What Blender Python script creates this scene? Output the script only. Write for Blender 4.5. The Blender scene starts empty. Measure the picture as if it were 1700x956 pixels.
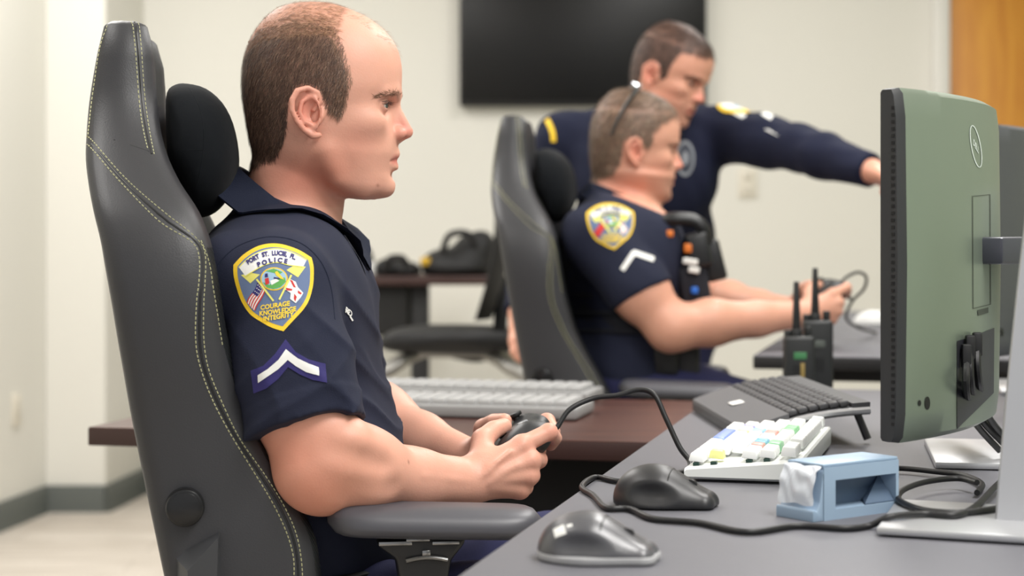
import bpy, bmesh, math, random, os
import numpy as np
from mathutils import Vector, Matrix, Quaternion
from mathutils.bvhtree import BVHTree
from mathutils.geometry import tessellate_polygon

random.seed(7); RNG = np.random.default_rng(7)
SC = bpy.context.scene
COL = SC.collection

# ---------------------------------------------------------------- camera
EYE, FPX, HX, HY = 1.05, 3000.0, 850.0, 383.0      # eye height, focal length in px, horizon
cam_d = bpy.data.cameras.new('camera'); cam = bpy.data.objects.new('camera', cam_d); COL.objects.link(cam)
cam.location = (0, 0, EYE); cam.rotation_euler = (math.pi/2, 0, 0)
cam_d.sensor_width = 36; cam_d.lens = 36*FPX/1700
cam_d.shift_y = -(478-HY)/1700
cam_d.dof.use_dof = True; cam_d.dof.focus_distance = 2.02; cam_d.dof.aperture_fstop = cam_d.lens/14.0
cam_d.clip_start = .02
SC.camera = cam
SC.view_settings.view_transform = 'Standard'; SC.view_settings.look = 'None'
SC.view_settings.gamma = 1; SC.view_settings.use_curve_mapping = False
SC.view_settings.exposure = 0.22

# ---------------------------------------------------------------- light
world = bpy.data.worlds.new('world'); SC.world = world; world.use_nodes = True
world.node_tree.nodes['Background'].inputs[0].default_value = (.97, .98, 1, 1)
world.node_tree.nodes['Background'].inputs[1].default_value = 0.52

def area(name, loc, sx, sy, power, col=(1, .98, .955), rot=(0, 0, 0)):
    d = bpy.data.lights.new(name, 'AREA'); d.shape = 'RECTANGLE'; d.size = sx; d.size_y = sy
    d.energy = power*1.15; d.color = col
    o = bpy.data.objects.new(name, d); COL.objects.link(o); o.location = loc; o.rotation_euler = rot
    return o
for (x, y, e) in ((1.0, 1.15, 44), (-1.3, 1.9, 16), (1.0, 3.3, 30), (-1.3, 4.1, 25), (1.0, 5.5, 22), (-1.3, 5.6, 22), (-3.0, 3.0, 22), (1.3, -.6, 24)):
    area('ceiling_panel_light', (x, y, 2.70), .6, 1.2, e)

# ---------------------------------------------------------------- helpers
def lin(c):
    c = [v/255 for v in c]
    return tuple(v/12.92 if v <= .04045 else ((v+.055)/1.055)**2.4 for v in c)

def W(px, py, Y):
    return Vector(((px-HX)/FPX*Y, Y, EYE+(HY-py)/FPX*Y))
def Wz(px, py, z):                                   # the point of a level plane seen at a pixel
    Y = (EYE-z)*FPX/(py-HY)
    return Vector(((px-HX)/FPX*Y, Y, z))

MATS = {}
def mat(name, rgb, rough=.5, metal=0, bump=0, bscale=200, spec=.5, attr=False, var=0, vscale=8, sss=0, coat=0, emit=None, trans=0, sheen=0):
    if name in MATS: return MATS[name]
    m = bpy.data.materials.new(name); m.use_nodes = True; MATS[name] = m
    nt = m.node_tree; b = nt.nodes['Principled BSDF']; L = nt.links.new
    c = (*lin(rgb), 1)
    b.inputs['Base Color'].default_value = c; b.inputs['Roughness'].default_value = rough
    b.inputs['Metallic'].default_value = metal; b.inputs['Specular IOR Level'].default_value = spec
    b.inputs['Coat Weight'].default_value = coat; b.inputs['Transmission Weight'].default_value = trans
    b.inputs['Sheen Weight'].default_value = sheen
    m.diffuse_color = c
    tc = nt.nodes.new('ShaderNodeTexCoord')
    src = None
    if attr:
        a = nt.nodes.new('ShaderNodeAttribute'); a.attribute_name = 'tint'; src = a.outputs['Color']
    if var:
        n = nt.nodes.new('ShaderNodeTexNoise'); n.inputs['Scale'].default_value = vscale; n.inputs['Detail'].default_value = 5
        L(tc.outputs['Object'], n.inputs['Vector'])
        r = nt.nodes.new('ShaderNodeMapRange'); r.inputs['To Min'].default_value = 1-var; r.inputs['To Max'].default_value = 1+var
        L(n.outputs['Fac'], r.inputs['Value'])
        mx = nt.nodes.new('ShaderNodeMix'); mx.data_type = 'RGBA'; mx.blend_type = 'MULTIPLY'; mx.inputs['Factor'].default_value = 1
        if src: L(src, mx.inputs[6])
        else: mx.inputs[6].default_value = c
        L(r.outputs['Result'], mx.inputs[7]); src = mx.outputs[2]
    if src: L(src, b.inputs['Base Color'])
    if sss:
        b.inputs['Subsurface Weight'].default_value = sss; b.inputs['Subsurface Radius'].default_value = (.9, .32, .18)
        b.inputs['Subsurface Scale'].default_value = .008
    if emit:
        b.inputs['Emission Color'].default_value = (*lin(emit[0]), 1); b.inputs['Emission Strength'].default_value = emit[1]
    if bump:
        n = nt.nodes.new('ShaderNodeTexNoise'); n.inputs['Scale'].default_value = bscale; n.inputs['Detail'].default_value = 3
        L(tc.outputs['Object'], n.inputs['Vector'])
        bp = nt.nodes.new('ShaderNodeBump'); bp.inputs['Strength'].default_value = bump; bp.inputs['Distance'].default_value = .002
        L(n.outputs['Fac'], bp.inputs['Height']); L(bp.outputs['Normal'], b.inputs['Normal'])
    return m

def wood(name, c1, c2, scale=(1, 12, 12), rough=.4):
    if name in MATS: return MATS[name]
    m = mat(name, c1, rough); nt = m.node_tree; b = nt.nodes['Principled BSDF']; L = nt.links.new
    tc = nt.nodes.new('ShaderNodeTexCoord'); mp = nt.nodes.new('ShaderNodeMapping'); mp.inputs['Scale'].default_value = scale
    n = nt.nodes.new('ShaderNodeTexNoise'); n.inputs['Scale'].default_value = 3; n.inputs['Detail'].default_value = 6; n.inputs['Distortion'].default_value = .6
    r = nt.nodes.new('ShaderNodeValToRGB'); r.color_ramp.elements[0].color = (*lin(c1), 1); r.color_ramp.elements[1].color = (*lin(c2), 1)
    r.color_ramp.elements[0].position = .35; r.color_ramp.elements[1].position = .65
    L(tc.outputs['Object'], mp.inputs['Vector']); L(mp.outputs['Vector'], n.inputs['Vector']); L(n.outputs['Fac'], r.inputs['Fac']); L(r.outputs['Color'], b.inputs['Base Color'])
    return m

def tag(o, label=None, cat=None, group=None, kind=None):
    if label: o['label'] = label
    if cat: o['category'] = cat
    if group: o['group'] = group
    if kind: o['kind'] = kind
    return o
def thing(name, loc, label, cat, group=None):
    o = bpy.data.objects.new(name, None); COL.objects.link(o); o.location = loc; o.empty_display_size = .05
    return tag(o, label, cat, group)
def origin_of(o):
    v = Vector((0, 0, 0))
    while o: v = v + o.location; o = o.parent
    return v
def obj_np(name, V, F, mats, parent=None, loc=None, smooth=True, fm=None, tint=None):
    """V in world coordinates; the object's origin is its thing's origin (or loc)."""
    org = origin_of(parent) if parent else Vector(loc or (0, 0, 0))
    V = np.asarray(V, float) - np.array(org)
    me = bpy.data.meshes.new(name)
    me.from_pydata(V.tolist(), [], F if isinstance(F, list) else F.tolist())
    for m in (mats if isinstance(mats, (list, tuple)) else [mats]): me.materials.append(m)
    if fm is not None: me.polygons.foreach_set('material_index', np.asarray(fm, dtype=np.int32))
    me.polygons.foreach_set('use_smooth', np.full(len(me.polygons), smooth))
    if tint is not None:
        a = me.color_attributes.new('tint', 'FLOAT_COLOR', 'POINT')
        t = np.ones((len(V), 4), np.float32); t[:, :3] = tint; a.data.foreach_set('color', t.ravel())
    me.update()
    o = bpy.data.objects.new(name, me); COL.objects.link(o)
    if parent: o.parent = parent
    else: o.location = org
    return o
def dup(root, loc, rotz=0, label=None):
    r = root.copy(); COL.objects.link(r); r.location = loc; r.rotation_euler = (0, 0, rotz)
    if label: r['label'] = label
    for ch in list(root.children):
        c = ch.copy(); COL.objects.link(c); c.parent = r
        for g in list(ch.children):
            d = g.copy(); COL.objects.link(d); d.parent = c
    return r

class MB:
    def __init__(s): s.v = []; s.f = []; s.m = []; s.sm = []
    def add(s, V, F, m=0, smooth=True):
        b = len(s.v); s.v += [tuple(x) for x in V]; s.f += [tuple(i+b for i in f) for f in F]; s.m += [m]*len(F); s.sm += [smooth]*len(F); return s
    def bm(s, b, m=0, smooth=False):
        b.verts.index_update(); s.add([v.co[:] for v in b.verts], [[v.index for v in f.verts] for f in b.faces], m, smooth); b.free(); return s
    def box(s, c, size, R=None, bev=.004, seg=2, m=0, taper=None):
        b = bmesh.new(); bmesh.ops.create_cube(b, size=1)
        for v in b.verts:
            k = 1 if not taper or v.co.z < 0 else taper
            v.co = Vector((v.co.x*size[0]*k, v.co.y*size[1]*k, v.co.z*size[2]))
        if bev: bmesh.ops.bevel(b, geom=b.edges[:], offset=bev, segments=seg, profile=.5, affect='EDGES')
        for v in b.verts: v.co = (R @ v.co if R else v.co) + Vector(c)
        return s.bm(b, m, seg > 1)
    def cyl(s, a, b_, r0, r1=None, n=24, m=0, bev=.15):
        a = Vector(a); b_ = Vector(b_); r1 = r0 if r1 is None else r1
        e = min(bev*min(r0, r1), (b_-a).length*.3); d = (b_-a).normalized()
        return s.loft([circ(a, d, r0-e, n), circ(a+d*e*.3, d, r0-e*.3, n), circ(a+d*e, d, r0, n), circ(b_-d*e, d, r1, n), circ(b_-d*e*.3, d, r1-e*.3, n), circ(b_, d, r1-e, n)], m)
    def tube(s, pts, r, n=10, m=0, smooth_n=6, rs=None):
        P = catmull([Vector(p) for p in pts], smooth_n) if smooth_n else [Vector(p) for p in pts]
        rings = []; up = Vector((.13, .21, .97))
        K = len(P)
        for i, p in enumerate(P):
            d = (P[min(i+1, K-1)]-P[max(i-1, 0)]).normalized()
            x = up.cross(d)
            if x.length < 1e-3: x = Vector((1, 0, 0)).cross(d)
            x.normalize(); y = d.cross(x); up = y
            rr = r if rs is None else rs[0]+(rs[-1]-rs[0])*i/(K-1)
            rings.append([p+x*math.cos(t)*rr+y*math.sin(t)*rr for t in [2*math.pi*k/n for k in range(n)]])
        return s.loft(rings, m)
    def loft(s, rings, m=0, cap=True, smooth=True, closed=True):
        n = len(rings[0]); V = [p for r in rings for p in r]; F = []
        for i in range(len(rings)-1):
            for j in range(n if closed else n-1):
                k = (j+1) % n
                F.append((i*n+j, i*n+k, (i+1)*n+k, (i+1)*n+j))
        if cap: F += [tuple(range(n))[::-1], tuple((len(rings)-1)*n+j for j in range(n))]
        return s.add(V, F, m, smooth)
    def prism(s, poly, d, m=0, bev=0, seg=2, smooth=False):
        """poly: 3-D outline, d: extrusion vector"""
        b = bmesh.new(); vs = [b.verts.new(p) for p in poly]; f = b.faces.new(vs)
        r = bmesh.ops.extrude_face_region(b, geom=[f])
        bmesh.ops.translate(b, vec=d, verts=[g for g in r['geom'] if isinstance(g, bmesh.types.BMVert)])
        bmesh.ops.recalc_face_normals(b, faces=b.faces[:])
        if bev: bmesh.ops.bevel(b, geom=b.edges[:], offset=bev, segments=seg, profile=.5, affect='EDGES')
        return s.bm(b, m, smooth or bool(bev))
    def build(s, name, mats, parent=None, loc=None, fix=True):
        o = obj_np(name, s.v, s.f, mats, parent, loc, fm=s.m)
        me = o.data; me.polygons.foreach_set('use_smooth', s.sm)
        if fix:
            b = bmesh.new(); b.from_mesh(me); bmesh.ops.recalc_face_normals(b, faces=b.faces[:]); b.to_mesh(me); b.free()
        me.set_sharp_from_angle(angle=math.radians(42))
        return o
def circ(c, d, r, n=24, ry=None):
    d = Vector(d).normalized(); x = d.orthogonal().normalized(); y = d.cross(x); ry = r if ry is None else ry
    return [Vector(c)+x*math.cos(2*math.pi*k/n)*r+y*math.sin(2*math.pi*k/n)*ry for k in range(n)]
def catmull(P, n):
    out = []
    for i in range(len(P)-1):
        p0 = P[max(i-1, 0)]; p1 = P[i]; p2 = P[i+1]; p3 = P[min(i+2, len(P)-1)]
        for k in range(n):
            t = k/n
            out.append(.5*((2*p1)+(p2-p0)*t+(2*p0-5*p1+4*p2-p3)*t*t+(3*p1-p0-3*p2+p3)*t**3))
    out.append(P[-1]); return out
def bvh_of(*objs):
    V = []; F = []
    for o in objs:
        b = len(V); org = origin_of(o)
        V += [v.co+org for v in o.data.vertices]; F += [[i+b for i in p.vertices] for p in o.data.polygons]
    return BVHTree.FromPolygons(V, F)
CAMP = Vector((0, 0, EYE))
def hit(bvh, px, py):
    d = Vector(((px-HX)/FPX, 1, (HY-py)/FPX)).normalized()
    p, n, i, dist = bvh.ray_cast(CAMP, d)
    if p is None:
        return None, None
    if n.dot(d) > 0: n = -n
    return p, n

class Decal:
    """thin stitched or printed shapes laid on a surface"""
    def __init__(s, bvh, base=.0005): s.bvh = bvh; s.mb = MB(); s.base = base; s.last = None
    def tris(s, pts, tri, layer, m, maxlen=8):
        b = bmesh.new(); vs = [b.verts.new((p[0], p[1], 0)) for p in pts]
        for t in tri:
            try: b.faces.new([vs[i] for i in t])
            except ValueError: pass
        for _ in range(6):
            e = [e for e in b.edges if e.calc_length() > maxlen]
            if not e: break
            bmesh.ops.subdivide_edges(b, edges=e, cuts=1)
            bmesh.ops.triangulate(b, faces=b.faces[:])
        b.verts.index_update(); V = []
        for v in b.verts:
            p, n = hit(s.bvh, v.co.x, v.co.y)
            if p is None:
                if s.last is None:
                    q = CAMP+Vector(((v.co.x-HX)/FPX, 1, (HY-v.co.y)/FPX))*4
                    pp, nn, _, _ = s.bvh.find_nearest(q); s.last = (pp, nn)
                p, n = s.last
            s.last = (p, n); V.append(p+n*(s.base*(layer+1)))
        s.mb.add(V, [[v.index for v in f.verts] for f in b.faces], m, True); b.free()
    def poly(s, pts, layer, m, maxlen=8):
        tri = tessellate_polygon([[Vector((p[0], p[1], 0)) for p in pts]])
        s.tris(pts, tri, layer, m, maxlen)
    def stroke(s, pts, w, layer, m, closed=False):
        n = len(pts)
        for i in range(n if closed else n-1):
            a = Vector(pts[i]).to_2d(); c = Vector(pts[(i+1) % n]).to_2d(); d = c-a
            if d.length < 1e-6: continue
            d.normalize(); q = Vector((-d.y, d.x))*w/2; a = a-d*w*.2; c = c+d*w*.2
            s.poly([a+q, c+q, c-q, a-q], layer, m)
    def text(s, txt, fn, layer, m, bold=.02):
        V, F = text_mesh(txt, bold)
        s.tris([fn(x, y) for x, y in V], F, layer, m, 6)
    def build(s, name, mats, parent): 
        o = s.mb.build(name, mats, parent, fix=False)
        return o
_TX = {}
def text_mesh(txt, bold=0):
    if (txt, bold) in _TX: return _TX[(txt, bold)]
    c = bpy.data.curves.new('t', 'FONT'); c.body = txt; c.size = 1; c.offset = bold; c.resolution_u = 3; c.align_x = 'CENTER'
    o = bpy.data.objects.new('t', c); COL.objects.link(o)
    me = bpy.data.meshes.new_from_object(o.evaluated_get(bpy.context.evaluated_depsgraph_get()))
    V = [(v.co.x, v.co.y) for v in me.vertices]; F = []
    me.calc_loop_triangles()
    F = [tuple(t.vertices) for t in me.loop_triangles]
    bpy.data.objects.remove(o); bpy.data.curves.remove(c); bpy.data.meshes.remove(me)
    _TX[(txt, bold)] = (V, F); return V, F
# ---------------------------------------------------------------- the room
WALLM = mat('wall_paint', (225, 223, 215), .85, bump=.05, bscale=300, spec=.2)
BASEM = mat('baseboard_rubber', (84, 88, 84), .5)
CEILM = mat('ceiling_tile', (236, 234, 228), .9)
def struct(o): o['kind'] = 'structure'; return o
def slab(name, poly, z0, z1, m):
    return struct(MB().prism([(x, y, z0) for x, y in poly], Vector((0, 0, z1-z0)), 0).build(name, m))
fm_ = wood('floor_planks', (214, 206, 196), (190, 181, 170), (1.2, 10, 1), .45)
nt = fm_.node_tree; br = nt.nodes.new('ShaderNodeTexBrick'); br.offset = .4
br.inputs['Scale'].default_value = 1; br.inputs['Brick Width'].default_value = 1.2; br.inputs['Row Height'].default_value = .18; br.inputs['Mortar Size'].default_value = .002
br.inputs['Color1'].default_value = (1, 1, 1, 1); br.inputs['Color2'].default_value = (.82, .80, .78, 1); br.inputs['Mortar'].default_value = (.45, .42, .4, 1)
tc = nt.nodes.new('ShaderNodeTexCoord'); nt.links.new(tc.outputs['Object'], br.inputs['Vector'])
mx = nt.nodes.new('ShaderNodeMix'); mx.data_type = 'RGBA'; mx.blend_type = 'MULTIPLY'; mx.inputs['Factor'].default_value = .8
b_ = nt.nodes['Principled BSDF']; src = b_.inputs['Base Color'].links[0].from_socket
nt.links.new(src, mx.inputs[6]); nt.links.new(br.outputs['Color'], mx.inputs[7]); nt.links.new(mx.outputs[2], b_.inputs['Base Color'])
slab('floor', [(-4.5, -1.5), (3.2, -1.5), (3.2, 7.4), (-4.5, 7.4)], -.06, 0, fm_)
slab('ceiling', [(-4.5, -1.5), (3.2, -1.5), (3.2, 7.4), (-4.5, 7.4)], 2.75, 2.82, CEILM)
slab('wall_back', [(-1.479, 7.25), (3.2, 7.25), (3.2, 7.38), (-1.479, 7.38)], 0, 2.75, WALLM)
slab('wall_column', [(-1.742, 6.75), (-1.519, 6.75), (-1.477, 7.25), (-1.742, 7.25)], 0, 2.75, WALLM)
slab('wall_left', [(-2.75, -1.5), (-1.744, 6.75), (-1.744, 7.3), (-2.87, -1.5)], 0, 2.75, WALLM)
slab('added_wall_right', [(3.1, -1.5), (3.2, -1.5), (3.2, 7.38), (3.1, 7.38)], 0, 2.75, mat('monitor_reflection_green', (176, 186, 164), .8))  # unseen wall, added and tinted green to reflect in the monitor back
def base(name, a, b, t=.014, h=.10):
    a = Vector((*a, 0)); b = Vector((*b, 0)); d = (b-a).normalized(); nrm = Vector((d.y, -d.x, 0))
    prof = [(0, 0), (t+.006, 0), (t, .012), (t, h-.006), (t-.005, h), (0, h)]
    mb = MB(); mb.loft([[p+nrm*u+Vector((0, 0, v)) for u, v in prof] for p in (a, b)])
    return struct(mb.build(name, BASEM))
base('baseboard_left', (-2.745, -1.5), (-1.741, 6.75))
base('baseboard_column', (-1.742, 6.748), (-1.519, 6.748))
base('baseboard_side', (-1.517, 6.74), (-1.475, 7.249))
base('baseboard_back', (-1.475, 7.248), (1.66, 7.248))
# the office door at the right of the back wall
dm = wood('door_veneer', (214, 150, 52), (196, 128, 40), (6, 1, .8), .4)
FRM = mat('door_frame_paint', (226, 224, 218), .4)
d1 = thing('door_1', (2.2, 7.23, 0), None, None); d1['kind'] = 'structure'
MB().box((2.2, 7.235, 1.03), (.90, .04, 2.06), bev=.003).build('door_leaf', dm, d1)
mb = MB()
mb.box((1.712, 7.225, 1.05), (.065, .07, 2.1), bev=.006).box((2.688, 7.225, 1.05), (.065, .07, 2.1), bev=.006).box((2.2, 7.225, 2.11), (1.04, .07, .065), bev=.006)
mb.build('door_frame', FRM, d1)
mb = MB(); mb.cyl((1.82, 7.215, 1.0), (1.82, 7.165, 1.0), .012).tube([(1.82, 7.165, 1.0), (1.85, 7.16, 1.0), (1.94, 7.16, 1.0)], .010).cyl((1.82, 7.216, 1.0), (1.82, 7.205, 1.0), .027)
mb.build('door_handle', mat('brushed_steel', (180, 180, 178), .3, 1), d1)
# wall television
tv = thing('television', (0.30, 7.2, 1.9), 'large black flat television on the back wall above the officers', 'television')
xl, xr, zb = (763-850)/3000*7.2, (1173-850)/3000*7.2, EYE+(383-176)/3000*7.2
zt = zb+.60
MB().box(((xl+xr)/2, 7.215, (zb+zt)/2), (xr-xl, .05, zt-zb), bev=.006).build('casing', mat('tv_plastic', (20, 20, 21), .45), tv)
MB().box(((xl+xr)/2, 7.187, (zb+zt)/2+.004), (xr-xl-.022, .006, zt-zb-.03), bev=.002).build('screen', mat('tv_glass', (13, 13, 14), .38, spec=.3), tv)
# outlet and switch plates
PLM = mat('plate_plastic', (224, 218, 204), .4)
def plate(name, c, nrm, label, cat, kind):
    n = Vector(nrm).normalized(); R = Vector((0, -1, 0)).rotation_difference(n).to_matrix()
    t = thing(name, c, label, cat); c = Vector(c)
    MB().box(c, (.075, .008, .118), R, .003).build('cover_plate', PLM, t)
    for s in (-1, 1) if kind else (0,):
        MB().box(c+R @ Vector((0, -.005, s*.028)), (.034, .006, .034 if kind else .066), R, .002).build('socket' if kind else 'rocker', mat('plate_insert', (206, 200, 186), .35), t)
p = W(1241, 304, 7.244); plate('wall_outlet', p, (0, -1, 0), 'cream outlet plate on the back wall under the pointing arm', 'outlet', 1)
lx = lambda Y: -1.744-(6.75-Y)*(1.006/8.25)
Yp = 6.47
plate('light_switch', (lx(Yp)+.004, Yp, EYE+(383-680)/3000*Yp), (1, -.122, 0), 'pale switch plate low on the left wall', 'switch', 0)
# ---------------------------------------------------------------- implicit surfaces for bodies and clothes
QV = float(os.environ.get('QV', '1'))
class Pr:
    def __init__(s, fn, c, r, k=.01, op='u'): s.fn = fn; s.c = np.array(c, float); s.r = r; s.k = k; s.op = op
def cone(a, b, ra, rb=None, k=.01, op='u', flat=None):
    """tapered capsule; flat=(axis, factor) squeezes it along an axis"""
    a = np.array(a, float); b = np.array(b, float); rb = ra if rb is None else rb
    ba = b-a; L2 = max(ba@ba, 1e-12)
    if flat is None:
        def fn(P):
            t = np.clip(((P-a)@ba)/L2, 0, 1)
            q = P-a-t[:, None]*ba
            return np.sqrt((q*q).sum(1))-(ra+(rb-ra)*t)
    else:
        ax = np.array(flat[0], float); ax /= np.linalg.norm(ax); kf = 1/flat[1]-1
        def fn(P):
            t = np.clip(((P-a)@ba)/L2, 0, 1)
            q = P-a-t[:, None]*ba
            q = q+np.outer(q@ax, ax)*kf
            return np.sqrt((q*q).sum(1))-(ra+(rb-ra)*t)
    return Pr(fn, (a+b)/2, np.sqrt(L2)/2+max(ra, rb), k, op)
def chain(pts, rs, k=.01, op='u'):
    cs = [cone(pts[i], pts[i+1], rs[i], rs[i+1]) for i in range(len(pts)-1)]
    def fn(P):
        d = cs[0].fn(P)
        for c in cs[1:]: d = np.minimum(d, c.fn(P))
        return d
    A = np.array([np.array(p, float) for p in pts]); c = A.mean(0)
    return Pr(fn, c, np.sqrt(((A-c)**2).sum(1)).max()+max(rs), k, op)
def ell(c, rad, R=None, k=.01, op='u'):
    c = np.array(c, float); rad = np.array(rad, float); R = np.eye(3) if R is None else np.array(R, float)
    def fn(P):
        q = (P-c)@R
        k0 = np.sqrt(((q/rad)**2).sum(1)); k1 = np.sqrt(((q/rad**2)**2).sum(1))
        return k0*(k0-1)/np.maximum(k1, 1e-9)
    return Pr(fn, c, rad.max(), k, op)
def half(p, n, k=.001):                              # removes the side the normal points to
    p = np.array(p, float); n = np.array(n, float); n /= np.linalg.norm(n)
    return Pr(lambda P: (P-p)@n, p, 9, k, 'i')
def smin(a, b, k):
    h = np.maximum(k-np.abs(a-b), 0)/k
    return np.minimum(a, b)-h*h*k*.25
def fval(prims, P, off=0):
    d = np.full(len(P), 9.0)
    for p in prims:
        v = p.fn(P)
        if p.op == 'u': d = smin(d, v-off, p.k)
        elif p.op == 's': d = -smin(-d, v, p.k)
        elif p.op == 'i': d = -smin(-d, -v, p.k)
        elif p.op == 'w': d = d+v                   # fold / wrinkle displacement
    return d
def sdf_mesh(prims, vox, off=0, smooth=1):
    vox = vox*QV; N = 16
    us = [p for p in prims if p.op == 'u']
    lo = np.min([p.c-p.r for p in us], 0)-off-.02; hi = np.max([p.c+p.r for p in us], 0)+off+.02
    bs = N*vox; nb = np.ceil((hi-lo)/bs).astype(int)
    I = np.stack(np.meshgrid(*[np.arange(n) for n in nb], indexing='ij'), -1).reshape(-1, 3)
    C = lo+(I+.5)*bs; hd = bs*math.sqrt(3)/2
    mk = max(p.k for p in prims)*1.3+.012
    near = np.stack([np.sqrt(((C-p.c)**2).sum(1))-p.r-off < hd+mk for p in prims], 1)
    isu = np.array([p.op == 'u' for p in prims])
    ok = (near & isu).any(1)
    g = np.stack(np.meshgrid(*[np.arange(N+1)]*3, indexing='ij'), -1).reshape(-1, 3)*vox
    Bi = []; Vs = []
    for b in np.nonzero(ok)[0]:
        ps = [p for p, q in zip(prims, near[b]) if q]
        dc = fval(ps, C[b:b+1], off)[0]
        if abs(dc) > hd*2+.01: continue
        v = fval(ps, lo+I[b]*bs+g, off).astype(np.float32)
        if v.min() < 0 < v.max(): Bi.append(I[b]); Vs.append(v.reshape(N+1, N+1, N+1))
    Bi = np.array(Bi); V = np.array(Vs); V[V == 0] = 1e-9
    ins = V < 0
    cnt = np.zeros((len(V), N, N, N), np.int8)
    offs = [(i, j, k) for i in (0, 1) for j in (0, 1) for k in (0, 1)]
    for (i, j, k) in offs: cnt += ins[:, i:N+i, j:N+j, k:N+k]
    act = np.argwhere((cnt > 0) & (cnt < 8))
    b, ci = act[:, 0], act[:, 1:]
    cv = np.stack([V[b, ci[:, 0]+i, ci[:, 1]+j, ci[:, 2]+k] for (i, j, k) in offs], 1)
    O = np.array(offs, float); acc = np.zeros((len(b), 3)); n = np.zeros(len(b))
    for x in range(8):
        for y in range(x+1, 8):
            if np.abs(O[x]-O[y]).sum() != 1: continue
            a_, b_ = cv[:, x], cv[:, y]; m = (a_ < 0) != (b_ < 0)
            t = np.where(m, a_/np.where(m, a_-b_, 1), 0)
            acc += np.where(m[:, None], O[x]+t[:, None]*(O[y]-O[x]), 0); n += m
    G = Bi[b]*N+ci
    P = lo+(G+acc/n[:, None])*vox
    BIG = 1 << 20
    key = ((G[:, 0]*BIG)+G[:, 1])*BIG+G[:, 2]
    order = np.argsort(key); sk = key[order]
    def find(q):
        kk = ((q[:, 0]*BIG)+q[:, 1])*BIG+q[:, 2]
        ix = np.clip(np.searchsorted(sk, kk), 0, len(sk)-1)
        return np.where(sk[ix] == kk, order[ix], -1)
    F = []
    for ax in range(3):
        e = np.zeros(3, int); e[ax] = 1
        v0 = cv[:, 0]; v1 = cv[:, offs.index(tuple(e))]
        s = np.nonzero((v0 < 0) != (v1 < 0))[0]
        o1 = np.zeros(3, int); o1[(ax+1) % 3] = 1; o2 = np.zeros(3, int); o2[(ax+2) % 3] = 1
        q = np.stack([s, find(G[s]-o1), find(G[s]-o1-o2), find(G[s]-o2)], 1)
        fl = v0[s] >= 0
        q[fl] = q[fl][:, ::-1]
        F.append(q[(q >= 0).all(1)])
    F = np.concatenate(F)
    for _ in range(smooth):
        S = np.zeros_like(P); c = np.zeros(len(P))
        for a_ in range(4):
            i0, i1 = F[:, a_], F[:, (a_+1) % 4]
            np.add.at(S, i0, P[i1]); np.add.at(c, i0, 1); np.add.at(S, i1, P[i0]); np.add.at(c, i1, 1)
        P = P*.5+.5*S/np.maximum(c, 1)[:, None]
    return P, F
def normals_np(P, F):
    n = np.cross(P[F[:, 2]]-P[F[:, 0]], P[F[:, 3]]-P[F[:, 1]])
    N = np.zeros_like(P)
    for a in range(4): np.add.at(N, F[:, a], n)
    return N/np.maximum(np.sqrt((N*N).sum(1)), 1e-12)[:, None]
def inpoly(x, y, poly):
    r = np.zeros(len(x), bool); j = len(poly)-1
    for i in range(len(poly)):
        xi, yi = poly[i]; xj, yj = poly[j]
        c = ((yi > y) != (yj > y)) & (x < (xj-xi)*(y-yi)/((yj-yi) or 1e-9)+xi)
        r ^= c; j = i
    return r
def gauss(d2): return np.exp(-d2)
# ---------------------------------------------------------------- heads
class Frame:
    """head-local pixels of the profile drawing (x forward, y down, lateral to the left) <-> world"""
    def __init__(s, o, scale, yaw=0, pitch=0, roll=0):
        s.o = np.array(o, float); s.s = scale
        R = Matrix.Rotation(yaw, 3, 'Z') @ Matrix.Rotation(pitch, 3, 'Y') @ Matrix.Rotation(roll, 3, 'X')
        s.R = np.array(R)
    def w(s, px, py, lat=0): return s.o+s.R@(np.array([px-530, lat, 190-py])*s.s)
    def loc(s, P):
        q = (np.asarray(P)-s.o)@s.R/s.s
        return np.stack([q[:, 0]+530, 190-q[:, 2], q[:, 1]], 1)       # px, py, lat
HEAD = np.array([
 # py  xb   xf   half width, exponent
 [3.5, 505, 532, 6, 2.0], [6, 489, 549, 22, 2.0], [12, 468, 570, 41, 2.05], [24, 449, 600, 61, 2.1], [40, 434, 626, 77, 2.2], [58, 422, 645, 89, 2.25],
 [80, 412.5, 659, 98, 2.3], [105, 406.5, 666, 104, 2.35], [130, 404, 667, 106, 2.4], [150, 404, 665, 106, 2.4],
 [165, 405, 659, 105, 2.35], [180, 407, 653, 103, 2.3], [200, 410, 653, 100, 2.25], [220, 415, 657, 97, 2.2],
 [240, 424, 660, 93, 2.2], [255, 438, 660, 90, 2.2], [270, 458, 656, 85, 2.2], [285, 485, 652.5, 78, 2.2],
 [300, 515, 653, 68, 2.2], [312, 540, 651, 58, 2.2], [321, 556, 646, 46, 2.1], [327, 572, 637, 32, 2.0], [331, 590, 622, 15, 2.0]])
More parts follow.
